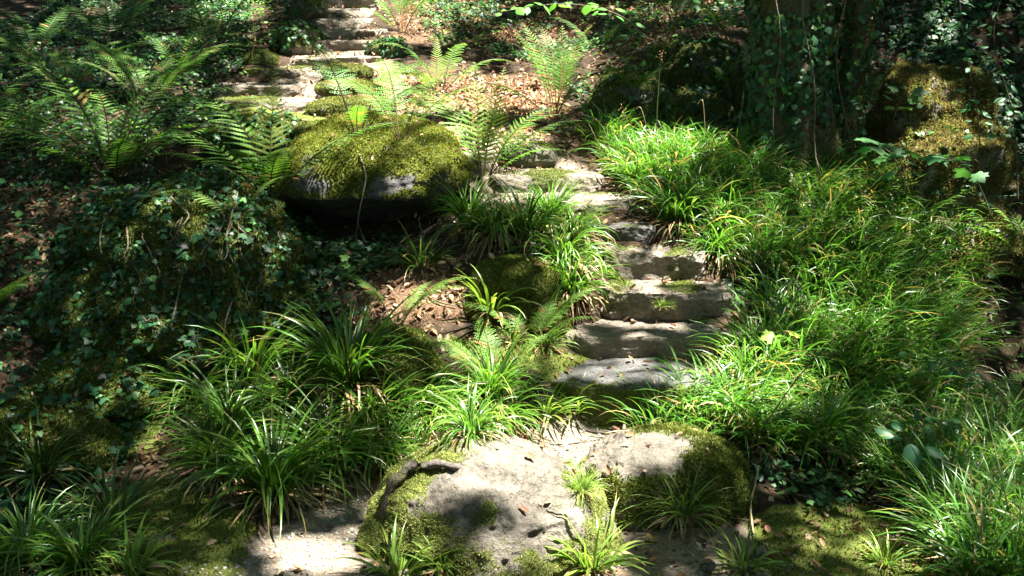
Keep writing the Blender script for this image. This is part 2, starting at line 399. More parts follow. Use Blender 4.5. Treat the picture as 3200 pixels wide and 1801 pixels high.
g = obj('ground', mesh_np('ground', GV, quads=quads, mats=[M_GROUND],
        attrs={'dirt': dirt.ravel(), 'moss': (mossw * .9 + .18 * (fbm(xy3(GX, GY, 1.1), 3, 8) > .1) * (1 - dirt)).ravel(), 'litter': (.02 + litw * .75).ravel()}))
tag(g, kind='structure')

# ------------------------------------------------------------------ rocks
ROCKV, ROCKF = [], []          # all rock surfaces, for the canopy's light plan
def cube_sphere(n):
    V, Q = [], []; base = 0
    s = np.linspace(-1, 1, n + 1); a, b = np.meshgrid(s, s); o = np.ones_like(a)
    for F3 in ((o, a, b), (-o, b, a), (b, o, a), (a, -o, b), (a, b, o), (b, a, -o)):
        V.append(np.stack(F3, -1).reshape(-1, 3)); i = np.arange((n + 1) ** 2).reshape(n + 1, n + 1) + base
        Q.append(np.stack([i[:-1, :-1], i[:-1, 1:], i[1:, 1:], i[1:, :-1]], -1).reshape(-1, 4)); base += (n + 1) ** 2
    V = np.concatenate(V); Q = np.concatenate(Q)
    key = np.round(V * 1e5).astype(np.int64); _, first, inv = np.unique(key, axis=0, return_index=True, return_inverse=True)
    return V[first], inv.ravel()[Q]
def rock_mesh(size, seed, p=2.6, n=28, rough=.16, facet=.5, flat_top=None):
    V, Q = cube_sphere(n); size = np.array(size, float)
    D = unit(V); r = (np.abs(D) ** p).sum(-1) ** (-1 / p); U = D * r[:, None]
    P = U * size
    sc = 1.2 / max(size.mean(), .05)
    low = fbm(P * sc * .9 + seed * 3.1, 3, seed); rid = fbm(P * sc * 2.2 + seed, 4, seed + 9, ridged=True)
    hi = fbm(P * sc * 7 + seed, 3, seed + 19)
    # chisel a few planes
    rs = np.random.default_rng(seed)
    for _ in range(6):
        nrm = unit(rs.standard_normal(3)); d = .80 + .12 * rs.random()
        e = (U @ nrm) - d; m = e > 0
        U[m] -= (e[m] * facet)[:, None] * nrm
    hi2 = fbm(P * sc * 16 + seed, 3, seed + 29, ridged=True); P = U * size * (1 + rough * (low + .45 * rid + .22 * hi + .10 * hi2))[:, None]
    if flat_top is not None:
        m = P[:, 2] > flat_top; P[m, 2] = flat_top + (P[m, 2] - flat_top) * .15 + .016 * low[m] + .010 * hi[m] + .006 * rid[m]
    return P, Q
def vnormals(V, Q):
    a = V[Q[:, 2]] - V[Q[:, 0]]; b = V[Q[:, 3]] - V[Q[:, 1]]; n = np.cross(a, b); N = np.zeros_like(V)
    for k in range(4): np.add.at(N, Q[:, k], n)
    return unit(N)
def surf_sample(V, Q, n, wt=None):
    a = V[Q[:, 2]] - V[Q[:, 0]]; b = V[Q[:, 3]] - V[Q[:, 1]]; c = np.cross(a, b); A = .5 * np.linalg.norm(c, axis=-1)
    if wt is not None: A = A * wt[Q].mean(1)
    if A.sum() <= 0: return np.zeros((0, 3)), np.zeros((0, 3))
    f = rng.choice(len(Q), n, p=A / A.sum()); u = rng.random((n, 1)); v = rng.random((n, 1)); q = V[Q[f]]
    P = (q[:, 0] * (1 - u) + q[:, 1] * u) * (1 - v) + (q[:, 3] * (1 - u) + q[:, 2] * u) * v
    return P, unit(c[f])
TUFT = (np.array([[-.5, 0, 0], [.5, 0, 0], [.1, .25, 1.0], [0, -.45, 0], [0, .5, -.02], [-.35, .1, .75]]), np.array([[0, 1, 2], [3, 4, 5]]), np.zeros((0, 4), int))
def moss_cloud(P, N, length, base=(.15, .165, .028), wid=.42, var=.3):
    n = len(P); up = unit(N + .55 * rng.standard_normal((n, 3)) + np.array([0, 0, .25]))
    M = frames(up, rng.random(n) * 6.28); S = length * (.6 + .8 * rng.random(n))
    t = (TUFT[0] * np.array([wid, wid, 1]), TUFT[1], TUFT[2])
    C = jitter(base, n, var, (.22, .24, .06), .2) * np.array([.9, 1, 1.1])
    C *= (1 + .35 * fbm(P * 9, 3, 77))[:, None]
    return stamp(t, M, P, S, np.clip(C, .004, .8))
def rock(name, label, cat, px0, px1, v0, v1, Y, dy, seed, p=2.6, n=28, rough=.16, moss=.3, mosscut=None, mat=None, group=None,
         tuft=.014, dens=9000, flat=None, rz=0, sink=0, under=0, bell=0, mossbase=(.15, .165, .028), facet=.5, mossfn=None, tilt=(0, 0)):
    c = at((px0 + px1) / 2, (v0 + v1) / 2, Y); h = at((px0 + px1) / 2, v0, Y)[2] - at((px0 + px1) / 2, v1, Y)[2]
    wdt = at(px1, (v0 + v1) / 2, Y)[0] - at(px0, (v0 + v1) / 2, Y)[0]
    size = (wdt / 2, dy, h / 2 + sink / 2); c = c - np.array([0, 0, sink / 2])
    V, Q = rock_mesh(size, seed, p, n, rough, facet, None if flat is None else flat * size[2])
    ca, sa = math.cos(rz), math.sin(rz); V = V @ np.array([[ca, sa, 0], [-sa, ca, 0], [0, 0, 1]])
    V[:, 2] += V[:, 0] * tilt[0] + V[:, 1] * tilt[1]
    if bell:
        k_ = 1 + bell * np.clip(.25 - V[:, 2] / size[2], 0, 1.3) ** 1.2; V[:, 0] *= k_; V[:, 1] *= k_
    if under:
        k_ = np.clip(-(V[:, 2] / size[2] + .12) * 1.6, 0, 1); V[:, 1] = V[:, 1] + under * size[1] * k_ ** .8
    N = vnormals(V, Q); W = V + c
    ppx, ppv = proj(W)
    mk = moss + .55 * fbm(W * 3.2, 3, seed + 50) + .35 * fbm(W * 13, 3, seed + 51) + .25 * (N[:, 2] - .3)
    if mossfn is not None: mk = mk + mossfn(ppx, ppv, N)
    mk = np.clip(mk, 0, 1)
    root = thing(name, c, label, cat, group)
    obj('stone', mesh_np(name, V, quads=Q, mats=[mat or M_STONE], attrs={'moss': mk}), root)
    ROCKV.append(W); ROCKF.append(Q)
    wt = np.clip((mk - .42) * 4, 0, 1) * (N[:, 2] > -.55)
    a = V[Q[:, 2]] - V[Q[:, 0]]; b = V[Q[:, 3]] - V[Q[:, 1]]; A = (.5 * np.linalg.norm(np.cross(a, b), axis=-1) * wt[Q].mean(1)).sum()
    k = int(A * dens * 1.7)
    if k > 50:
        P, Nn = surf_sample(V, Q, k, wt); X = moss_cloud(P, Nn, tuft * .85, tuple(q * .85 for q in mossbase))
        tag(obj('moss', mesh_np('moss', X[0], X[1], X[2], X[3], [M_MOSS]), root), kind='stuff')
    return root, W, Q, mk

# ---- the stairs
ST = 'stone steps of the near flight'
def step(label, px0, px1, vt, ve, vb, Y, seed, moss=.1, dens=9000, extra=0, mossfn=None, mat=None, group=ST, dy=.26, flat=.62, rough=.09, name='stone_step', tilt=(0,0), mb=(.15,.165,.028)):
    # front face from ve down to vb at distance Y, tread running back to vt
    return rock(name, label, 'step', px0, px1, ve - (vb - ve) * .22, vb + 14, Y + dy, dy, seed, p=6.5, n=48, rough=rough * 1.35, moss=moss, mosscut=None,
                mat=mat or M_STEP, group=group, dens=dens, flat=flat, facet=.35, mossfn=mossfn, tuft=.011, tilt=tilt, mossbase=mb, sink=.05)
step('lowest step of the near flight, widest, with pale worn top above the flat slab', 1415, 1870, 780, 808, 872, 5.2, 3, .22, mossfn=lambda x, v, N: np.where(N[:, 2] > .6, -.5, .12))
step('second step from the bottom, with bright moss on its front and an ivy sprig', 1510, 1835, 682, 706, 778, 5.45, 5, .15, mossfn=lambda x, v, N: .42 * np.exp(-((x - 1560) / 50) ** 2) + .45 * np.exp(-((x - 1730) / 45) ** 2 - ((v - 715) / 30) ** 2) - .1)
step('third step from the bottom, bare sandy front with moss at its right end', 1512, 1752, 597, 614, 682, 5.72, 7, .05, mossfn=lambda x, v, N: .5 * np.exp(-((x - 1700) / 38) ** 2))
step('fourth step from the bottom, narrow dark grey stone with rounded top', 1484, 1652, 524, 547, 600, 5.98, 9, .1, mat=M_GREY)
step('fifth step from the bottom, low sunlit stone half covered by grass', 1370, 1600, 470, 484, 524, 6.22, 11, .12)
step('topmost long slab of the near flight, sunlit with mossy front', 1238, 1515, 404, 426, 468, 6.5, 13, .2, mossfn=lambda x, v, N: .4 * np.exp(-((x - 1390) / 70) ** 2) - .1, dy=.24)
rock('stone_slab', 'wide flat grey slab lying below the lowest step', 'slab', 1340, 1800, 892, 1000, 5.05, .30, 15, p=5, rough=.07, moss=.05, mat=M_GREY, flat=.55, facet=.3,
     mossfn=lambda x, v, N: .95 * np.clip(-N[:, 1] * 1.3, 0, 1) + .5 * np.exp(-((v - 880) / 16) ** 2), tuft=.012, sink=.15, n=34)
rock('stone_block', 'squarish mossy block behind the topmost near slab', 'block', 1268, 1400, 362, 418, 6.95, .15, 17, p=5, rough=.1, moss=.3)
# ---- upper path
UP = 'stone steps of the far flight'
step('low wide step on the upper path at the left, mauve grey front', 553, 760, 200, 208, 240, 8.5, 21, .1, group='steps on the upper path', dens=5000, dy=.28)
step('pale slab in front of the low wide upper step', 560, 800, 236, 246, 292, 8.1, 23, .0, group='steps on the upper path', dens=5000, dy=.22, mossfn=lambda x, v, N: np.where(x < 700, .55, 0))
step('mossy kerb like block above the low wide step', 628, 775, 160, 168, 206, 9.0, 25, .45, group='steps on the upper path', dens=5000, dy=.3)
step('sunlit white step at the head of the upper path', 725, 960, 132, 140, 168, 9.5, 27, .05, group='steps on the upper path', dens=5000, dy=.3)
for k, (lb, a, b, ve, vb, Y) in enumerate((('lowest step of the distant flight, its top a thin bright line', 815, 990, 99, 130, 10.1),
     ('second step of the distant flight, dark front', 795, 975, 72, 99, 10.5), ('third step of the distant flight, dark with bright right end', 785, 935, 44, 72, 10.9),
     ('fourth step of the distant flight, partly sunlit', 795, 940, 20, 44, 11.3), ('highest visible step of the distant flight at the top edge', 805, 960, -6, 20, 11.7))):
    step(lb, a, b, 0, ve, vb, Y, 31 + k, .12, group=UP, dens=3000, dy=.25)
# ---- boulders
rock('mossy_boulder', 'large flat-topped mossy boulder with a dark undercut, beside the centre ferns', 'boulder', 705, 1180, 336, 580, 6.5, .48, 41, p=2.4, n=60, rough=.22, moss=.76, under=.8, tilt=(-.03, .30),
     dens=15000, tuft=.018, mat=M_GREY, facet=.8, mossfn=lambda x, v, N: -1.2 * np.clip(-N[:, 2] - .1, 0, 1) - .8 * np.exp(-((x - 985) / 55) ** 2 - ((v - 465) / 22) ** 2) - .5 * np.exp(-((x - 780) / 40) ** 2 - ((v - 470) / 18) ** 2), mossbase=(.19, .185, .028))
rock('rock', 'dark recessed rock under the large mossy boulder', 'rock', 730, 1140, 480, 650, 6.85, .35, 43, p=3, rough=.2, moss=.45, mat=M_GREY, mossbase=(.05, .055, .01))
root_mound, MW, MQ, _ = rock('ivy_covered_boulder', 'big rounded boulder smothered in dark ivy and moss, left of centre', 'boulder', 190, 740, 488, 900, 5.75, .62, 45, p=2.2, n=50, rough=.34, moss=1.0, dens=9000,
     tuft=.018, mossbase=(.085, .09, .014), bell=.38)
root_mound2, MW2, MQ2, _ = rock('ivy_covered_rock', 'low ivy and moss covered rock below the pale upper slab', 'rock', 540, 765, 292, 440, 7.5, .4, 47, p=2.6, rough=.18, moss=.95, mossbase=(.1, .11, .015))
rock('mossy_rock', 'rounded moss cushion rock left of the second step', 'rock', 1185, 1420, 655, 820, 5.5, .25, 49, p=2.4, rough=.12, moss=.75, dens=16000, tuft=.016, mossbase=(.13, .13, .02), bell=.5, facet=1.0)
rock('mossy_rock', 'dark mossy rock below the little sunlit fern', 'rock', 770, 1110, 835, 1010, 4.95, .28, 51, p=2.4, rough=.14, moss=.75, dens=12000, tuft=.018, mossbase=(.09, .10, .014), bell=.5, facet=1.0)
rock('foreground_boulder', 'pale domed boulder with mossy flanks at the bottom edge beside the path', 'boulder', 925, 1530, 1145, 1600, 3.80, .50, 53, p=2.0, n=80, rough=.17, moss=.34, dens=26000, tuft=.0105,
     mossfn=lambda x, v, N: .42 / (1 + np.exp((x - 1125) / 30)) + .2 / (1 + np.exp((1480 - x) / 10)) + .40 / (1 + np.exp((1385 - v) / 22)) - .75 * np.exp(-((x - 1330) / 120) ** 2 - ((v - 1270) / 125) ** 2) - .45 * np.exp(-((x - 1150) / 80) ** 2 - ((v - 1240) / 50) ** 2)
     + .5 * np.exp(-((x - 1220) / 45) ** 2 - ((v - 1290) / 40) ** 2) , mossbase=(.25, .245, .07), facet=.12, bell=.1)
rock('mossy_boulder', 'lower grey boulder with shaggy moss skirt, right of the path below the slab', 'boulder', 1450, 1860, 1105, 1330, 4.2, .36, 55, p=2.1, n=60, rough=.2, facet=.15, moss=.5, dens=20000, tuft=.017, bell=.15,
     mossfn=lambda x, v, N: -.85 * np.exp(-((x - 1600) / 105) ** 2 - ((v - 1130) / 50) ** 2) + .25 / (1 + np.exp((1190 - v) / 20)), mossbase=(.14, .15, .025))
rock('mossy_rock', 'dark mossy hump at the left edge below the ivy', 'rock', -60, 270, 1010, 1180, 4.5, .3, 57, p=2.3, moss=.8, dens=12000, tuft=.018, mossbase=(.08, .09, .014), bell=.6, facet=1.0, rough=.3)
rock('mossy_rock', 'green moss hump at the foot of the ivy covered boulder', 'rock', 130, 400, 890, 1010, 4.9, .22, 59, p=2.3, moss=.85, dens=12000, tuft=.018, mossbase=(.11, .13, .018), bell=.6, facet=1.0, rough=.3)
rock('mossy_rock', 'sunlit moss capped stone at the left edge of the upper path', 'rock', 618, 700, 128, 175, 9.4, .16, 61, p=2.4, moss=.7, n=18, dens=6000)
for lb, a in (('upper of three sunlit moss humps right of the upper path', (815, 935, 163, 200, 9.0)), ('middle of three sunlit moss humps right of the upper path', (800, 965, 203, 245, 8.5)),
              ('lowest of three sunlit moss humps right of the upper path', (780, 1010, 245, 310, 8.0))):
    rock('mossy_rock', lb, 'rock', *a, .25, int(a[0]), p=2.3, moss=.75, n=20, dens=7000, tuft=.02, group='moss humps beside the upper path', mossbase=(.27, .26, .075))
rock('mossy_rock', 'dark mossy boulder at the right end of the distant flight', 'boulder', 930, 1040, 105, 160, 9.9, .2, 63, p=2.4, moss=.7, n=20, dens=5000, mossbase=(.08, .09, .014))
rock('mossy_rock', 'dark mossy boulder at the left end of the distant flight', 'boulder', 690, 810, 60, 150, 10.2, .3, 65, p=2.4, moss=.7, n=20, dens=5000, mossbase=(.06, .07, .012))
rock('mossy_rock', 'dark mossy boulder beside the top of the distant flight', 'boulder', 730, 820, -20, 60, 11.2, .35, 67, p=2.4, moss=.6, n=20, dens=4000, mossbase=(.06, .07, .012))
rock('mossy_log', 'long low moss covered ledge behind the big boulder', 'ledge', 730, 1120, 305, 350, 7.35, .13, 69, p=3, moss=.7, n=26, dens=9000)
OUT = 'rocks of the dark outcrop behind the near flight'
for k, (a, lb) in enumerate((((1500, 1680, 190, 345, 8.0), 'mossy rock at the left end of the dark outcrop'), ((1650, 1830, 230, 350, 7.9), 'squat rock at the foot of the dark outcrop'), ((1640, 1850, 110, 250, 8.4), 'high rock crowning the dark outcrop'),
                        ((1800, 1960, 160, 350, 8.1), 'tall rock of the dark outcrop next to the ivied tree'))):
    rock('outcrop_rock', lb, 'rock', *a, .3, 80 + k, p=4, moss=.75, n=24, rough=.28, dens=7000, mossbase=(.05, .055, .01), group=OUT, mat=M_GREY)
rock('bank_rock', 'ivy draped brown rock in the sunlit right bank', 'rock', 2240, 2520, 360, 560, 7.2, .3, 90, p=3, moss=.7, n=28, rough=.3, dens=9000, mossbase=(.19, .13, .06), tuft=.025, bell=.7, sink=.3)
rock('bank_rock', 'mossy bulge of the right bank above the sunlit patch', 'rock', 2220, 2500, 170, 330, 7.8, .3, 91, p=3, moss=.7, n=28, rough=.3, dens=9000, mossbase=(.17, .12, .05), tuft=.025, bell=1.0, rz=.3, sink=.5)
# loose stones
LS = 'loose stones lying on the path'
for k, (a, lb) in enumerate((((655, 712, 1405, 1447, 3.47), 'round brown stone on the gravel at the bottom edge'), ((375, 462, 1352, 1385, 3.65), 'flat slate grey stone in moss left of the path'),
      ((880, 940, 1376, 1412, 3.6), 'rounded grey stone against the left foot of the domed boulder'), ((905, 1000, 1425, 1475, 3.4), 'flat bluish stone at the bottom edge beside the boulder'),
      ((700, 790, 1440, 1475, 3.35), 'flat grey stone cut by the bottom edge'), ((760, 850, 1335, 1362, 3.72), 'pale stone bedded in the sunlit path'),
      ((1365, 1430, 1066, 1100, 4.72), 'grey stone bedded where the path meets the grass'), ((1050, 1120, 1165, 1190, 4.32), 'small pale stone beside the grass at the path edge'),
      ((1890, 1930, 1375, 1450, 3.6), 'narrow dark stone standing in the bottom right path'), ((1760, 1800, 1410, 1435, 3.5), 'small grey stone on the shaded path'))):
    rock('path_stone', lb, 'stone', *a, (a[1] - a[0]) / 2500 * a[4] * .4, 100 + k, p=3, n=12, rough=.15, moss=-.2, mat=M_GREY if k % 2 else M_STONE, group=LS)

# ------------------------------------------------------------------ tubes
def tube(pts, radii, seg=8):
    pts = np.asarray(pts, float); n = len(pts); t = np.gradient(pts, axis=0); t = unit(t)
    ref = np.array([.31, .2, .93]) if abs(t[0, 2]) < .8 else np.array([1., .1, 0]); a = unit(np.cross(t, ref)); b = np.cross(t, a)
    th = np.arange(seg) / seg * 2 * np.pi; r = np.asarray(radii).reshape(-1, 1, 1)
    V = pts[:, None] + r * (np.cos(th)[None, :, None] * a[:, None] + np.sin(th)[None, :, None] * b[:, None])
    i = np.arange(n - 1)[:, None] * seg; j = np.arange(seg)[None]; k = (j + 1) % seg
    Q = np.stack([i + j, i + k, i + seg + k, i + seg + j], -1).reshape(-1, 4)
    return V.reshape(-1, 3), Q
def smooth_path(pts, n=24):
    pts = np.asarray(pts, float); s = np.linspace(0, len(pts) - 1, n); o = []
    for x in s:
        i = min(int(x), len(pts) - 2); f = x - i; p = [pts[max(0, min(len(pts) - 1, i + d))] for d in (-1, 0, 1, 2)]
        o.append(.5 * (2 * p[1] + (p[2] - p[0]) * f + (2 * p[0] - 5 * p[1] + 4 * p[2] - p[3]) * f * f + (3 * p[1] - p[0] - 3 * p[2] + p[3]) * f ** 3))
    return np.array(o)
def merge(parts):
    V, T, Q, C = [], [], [], []; b = 0
    for v, t, q, c in parts:
        V.append(v); C.append(c)
        if t is not None and len(t): T.append(t + b)
        if q is not None and len(q): Q.append(q + b)
        b += len(v)
    return np.concatenate(V), (np.concatenate(T) if T else None), (np.concatenate(Q) if Q else None), np.concatenate(C)

# ------------------------------------------------------------------ grass blades
def blades(P, az, length, width, th0, bend, C, segs=7, twist=None, tipdry=.0):
    """P n,3 ; arching ribbons"""
    n = len(P); s = np.linspace(0, 1, segs + 1)
    th = th0[:, None] + bend[:, None] * s[None] ** 1.4
    d = length[:, None] / segs; hx = np.cumsum(np.sin(th) * d, 1) - np.sin(th) * d; hzv = np.cumsum(np.cos(th) * d, 1) - np.cos(th) * d
    dirn = np.stack([np.cos(az), np.sin(az)], -1); per = np.stack([-np.sin(az), np.cos(az)], -1)
    sway = (rng.standard_normal(n) * .10)[:, None] * length[:, None] * s[None] ** 2
    X = P[:, None, 0] + hx * dirn[:, None, 0] + sway * per[:, None, 0]; Y = P[:, None, 1] + hx * dirn[:, None, 1] + sway * per[:, None, 1]; Z = P[:, None, 2] + hzv
    wd = width[:, None] * (.55 + .45 * np.minimum(1, s[None] * 4)) * np.clip((1 - s[None]) * 2.2, .02, 1) ** .8 * .5
    tw = (rng.standard_normal(n) * .5)[:, None] * (.3 + s[None])
    up = np.stack([-np.cos(th) * dirn[:, None, 0], -np.cos(th) * dirn[:, None, 1], np.sin(th)], -1)
    W = (np.cos(tw)[..., None] * np.concatenate([np.broadcast_to(per[:, None], (n, segs + 1, 2)), np.zeros((n, segs + 1, 1))], -1) + np.sin(tw)[..., None] * up) * wd[..., None]
    c = np.stack([X, Y, Z], -1)
    V = np.stack([c - W, c + up * (wd[..., None] * -.35), c + W], 2)      # folded along the keel
    k = 3 * (segs + 1); i = np.arange(segs) * 3
    q = np.concatenate([np.stack([i, i + 1, i + 4, i + 3], -1), np.stack([i + 1, i + 2, i + 5, i + 4], -1)])
    Q = (q[None] + (np.arange(n) * k)[:, None, None]).reshape(-1, 4)
    Cc = np.repeat(C[:, None], segs + 1, 1)
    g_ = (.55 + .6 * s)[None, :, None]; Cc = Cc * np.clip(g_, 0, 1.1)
    if tipdry > 0:
        m = (rng.random(n) < tipdry)[:, None, None] * np.clip((s - .7) / .3, 0, 1)[None, :, None]
        Cc = Cc * (1 - m) + np.array([.36, .26, .1]) * m
    Cc = np.repeat(Cc[:, :, None], 3, 2)
    return V.reshape(-1, 3), None, Q, Cc.reshape(-1, 3)
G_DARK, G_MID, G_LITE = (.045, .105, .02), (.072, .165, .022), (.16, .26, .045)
def tussock_arrays(n, L, wd, spread, droop, base, dry=.25, rad=.05, P0=None):
    P = np.zeros((n, 3)); a0 = rng.random(n) * 6.283; r = rad * np.sqrt(rng.random(n)); P[:, 0] = r * np.cos(a0); P[:, 1] = r * np.sin(a0); P[:, 2] = -.01
    az = a0 + .5 * rng.standard_normal(n); ln = L * (.55 + .6 * rng.random(n)); wdt = wd * (.6 + .6 * rng.random(n))
    th0 = np.abs(rng.random(n) * spread) + .08; be = droop * (.4 + .9 * rng.random(n))
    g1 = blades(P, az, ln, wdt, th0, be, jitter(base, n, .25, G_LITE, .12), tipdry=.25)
    m = max(6, int(n * dry)); P2 = P[:m] * 1.15; az2 = rng.random(m) * 6.283
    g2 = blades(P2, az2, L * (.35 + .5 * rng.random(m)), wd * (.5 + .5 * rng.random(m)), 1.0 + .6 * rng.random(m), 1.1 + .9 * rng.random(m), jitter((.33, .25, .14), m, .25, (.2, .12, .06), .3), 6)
    return g1, g2
TUS = {}
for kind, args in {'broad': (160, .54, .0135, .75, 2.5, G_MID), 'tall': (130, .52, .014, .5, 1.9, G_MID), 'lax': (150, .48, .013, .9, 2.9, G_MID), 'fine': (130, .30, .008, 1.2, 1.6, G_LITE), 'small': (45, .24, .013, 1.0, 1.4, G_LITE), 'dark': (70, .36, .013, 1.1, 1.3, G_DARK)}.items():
    TUS[kind] = []
    for i in range(2):
        a, b = tussock_arrays(*args, dry=1.0 if kind in ('lax', 'broad') else .5)
        TUS[kind].append((mesh_np('tussock_leaves', a[0], None, a[2], a[3], [M_GRASS]), mesh_np('tussock_dead', b[0], None, b[2], b[3], [M_DRY])))
BVH = None
def ground_at(px, v, lift=0):
    """where the sight line meets terrain or rock"""
    from mathutils.bvhtree import BVHTree
    global BVH
    if BVH is None:
        vs = np.concatenate([GV] + ROCKV); off = len(GV); fs = [quads]
        for w_, q_ in zip(ROCKV, ROCKF): fs.append(q_ + off); off += len(w_)
        BVH = BVHTree.FromPolygons([tuple(p) for p in vs.tolist()], [tuple(f) for f in np.concatenate(fs).tolist()])
    d = Vector(ray(px, v).tolist()); h = BVH.ray_cast(Vector((0, 0, CAMZ)), d.normalized(), 60)
    return np.array(h[0]) if h[0] is not None else hit(px, v)
def tussock(px, v, kind, scale, label, group=None, lean=(0, 0), i=None):
    p = ground_at(px, v); r = thing('grass_tussock', p, label, 'grass tussock', group, rz=random.random() * 6.28)
    r.rotation_euler = (lean[0], lean[1], random.random() * 6.28); r.scale = (scale,) * 3
    a, b = TUS[kind][random.randrange(2) if i is None else i]
    obj('green_leaves', a, r); obj('dead_leaves', b, r)
    return r
GT = 'broad leaved grass tussocks'
for t in [
 (640, 960, 'tall', 1.0, 'upright tussock at the foot of the ivy covered boulder, highest of the left grasses'),
 (500, 1010, 'broad', .8, 'arching tussock at the upper left end of the left grass patch'),
 (590, 1090, 'broad', .9, 'arching tussock in the middle left of the left grass patch'),
 (735, 1040, 'broad', .85, 'tussock in the middle of the left grass patch, behind the largest'),
 (880, 970, 'tall', 1.05, 'tall shaded tussock in front of the dark mossy rock'),
 (930, 1080, 'broad', .95, 'shaded tussock at the right end of the left grass patch'),
 (560, 1180, 'broad', .85, 'drooping tussock at the lower left of the left grass patch, over leaf litter'),
 (690, 1245, 'broad', 1.05, 'largest drooping tussock hanging over the path edge with straw beneath'),
 (840, 1180, 'broad', .95, 'drooping tussock over the dark path edge left of the root'),
 (960, 1170, 'broad', .75, 'shaded tussock directly above the curved root'),
 (1085, 1092, 'broad', .72, 'brilliantly sunlit tussock on the path bend'),
 (1190, 1092, 'lax', .6, 'sunlit yellow green tussock spilling onto the pale path'),
 (1050, 1040, 'broad', .7, 'half lit tussock above the sunlit path bend'),
 (1260, 1070, 'broad', .72, 'deep green tussock with long leaves reaching over the path'),
 (1240, 1010, 'tall', .75, 'long leaved tussock below the lacy fern'),
 (1370, 1045, 'small', .95, 'small tussock with pale dead skirt left of the mossy slab front'),
 (1440, 1035, 'small', .9, 'small dark tussock right below the flat slab edge')]:
    tussock(*t, group=GT)
for t in [
 (1180, 570, 'tall', .75, 'leafy tussock right against the big boulder'),
 (1245, 590, 'lax', .85, 'shaggy tussock with straw skirt right of the big boulder undercut'),
 (1320, 600, 'tall', .85, 'tall tussock left of the narrow grey step'),
 (1385, 560, 'tall', .7, 'sunlit tussock left of the fifth step'),
 (1440, 590, 'lax', .7, 'tussock whose leaves hang over the narrow grey step'),
 (1415, 660, 'lax', .9, 'pale sunlit drooping tussock hanging beside the third step'),
 (1440, 735, 'lax', .85, 'long hanging tussock beside the second step, lowest of the hanging ones'),
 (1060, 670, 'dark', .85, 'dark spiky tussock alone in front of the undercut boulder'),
 (1235, 775, 'small', 1.1, 'yellow green tussock alone in front of the moss cushion rock'),
 (1665, 770, 'fine', .28, 'tiny grass tuft growing at the foot of the second step'),
 (1370, 870, 'fine', .6, 'fine yellowish tuft beside the lowest step at its left end'),
 (1290, 860, 'small', .7, 'little bright grass tuft behind the lacy fern')]:
    tussock(*t, group='grass tussocks left of the stairs')
for t in [
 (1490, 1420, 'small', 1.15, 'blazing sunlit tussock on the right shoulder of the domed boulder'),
 (1000, 1445, 'small', 1.0, 'pale green tussock at the bottom edge left of the domed boulder'),
 (1110, 1430, 'small', .6, 'small pale tuft on the mossy flank of the domed boulder'),
 (1462, 1235, 'fine', .45, 'hanging tuft in the gap between the two foreground boulders'),
 (1720, 1290, 'fine', .8, 'fine leaved tussock with straw skirt right of the shaggy boulder'),
 (1870, 1430, 'small', .8, 'flat rosette of grass at the bottom edge on the right path'),
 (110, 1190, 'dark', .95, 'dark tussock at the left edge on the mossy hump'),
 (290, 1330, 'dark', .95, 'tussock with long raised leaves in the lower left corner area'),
 (70, 1420, 'broad', .75, 'dark tussock in the bottom left corner'),
 (210, 1440, 'broad', .7, 'dark tussock at the bottom edge right of the corner one'),
 (330, 1440, 'small', 1.0, 'small dark tussock at the bottom edge beside the flat slate stone'),
 (2470, 1400, 'fine', 1.1, 'yellow green tussock in the bottom right corner'),
 (2230, 1420, 'small', .6, 'small tuft on the bright moss carpet at the bottom right')]:
    tussock(*t, group='grass tussocks in the foreground')

# the dense grass of the right bank: uncountable, one object
BANK = [(1490,350),(1760,340),(1840,400),(2100,430),(2330,480),(2440,600),(2440,800),(2370,960),(2310,1130),(2100,1160),(1900,1130),(1830,1090),(1600,1090),(1830,985),(1900,890),(1950,830),(1920,780),(1870,690),(1790,610),(1660,560),(1600,480)]
BANK2 = [(2130,1120),(2640,1060),(2700,1500),(2440,1500),(2380,1330),(2160,1230)]
PATHCLEAR = [(548,196),(620,196),(630,150),(720,128),(970,128),(975,200),(1020,330),(690,330),(690,300),(548,296)]
def scatter(n, xr, yr, test, mind=0):
    x = rng.uniform(*xr, n); y = rng.uniform(*yr, n); P = np.stack([x, y, hz(x, y)], -1)
    px, v = proj(P); m = test(px, v, P); return P[m]
cent = scatter(5200, (.2, 4.5), (3.2, 8), lambda px, v, P: (in_poly(px, v, BANK) | in_poly(px, v, BANK2)))
def bank_grass(cent, per=15):
    n = len(cent) * per; c = np.repeat(cent, per, 0); jit = rng.standard_normal((n, 2)) * .035
    P = c.copy(); P[:, :2] += jit; P[:, 2] = hz(P[:, 0], P[:, 1]) - .01
    px, v = proj(P)
    clump = fbm(P * np.array([2.5, 2.5, 0]) + 5, 3, 61)
    az = np.arctan2(jit[:, 1], jit[:, 0]) + .6 * rng.standard_normal(n)
    L = (.40 + .12 * clump) * (.6 + .6 * rng.random(n)); L = np.where(v > 1050, L * .9, L)
    L = np.where(v < 520, L * .78, L)
    cl2 = rng.random(len(cent)).repeat(per)
    wd = (.006 + .008 * cl2) * (.7 + .6 * rng.random(n))
    th0 = .1 + .8 * rng.random(n); be = (.8 + 1.3 * rng.random(n)) * (.7 + .6 * cl2)
    C = jitter(G_MID, n, .25, G_LITE, .10) * np.array([.92, 1, 1.1]); C = C * (1 + .35 * clump)[:, None]
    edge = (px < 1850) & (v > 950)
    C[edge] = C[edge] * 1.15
    C = C * np.where(fbm(P * 1.3, 2, 66) > .15, 1, 0)[:, None] * np.array([.08, .02, .08]) + C
    D = rng.random(n) < .10; C[D] = jitter((.30, .22, .10), D.sum(), .25)
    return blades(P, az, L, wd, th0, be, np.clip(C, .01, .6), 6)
X = bank_grass(cent[:4600], 12)
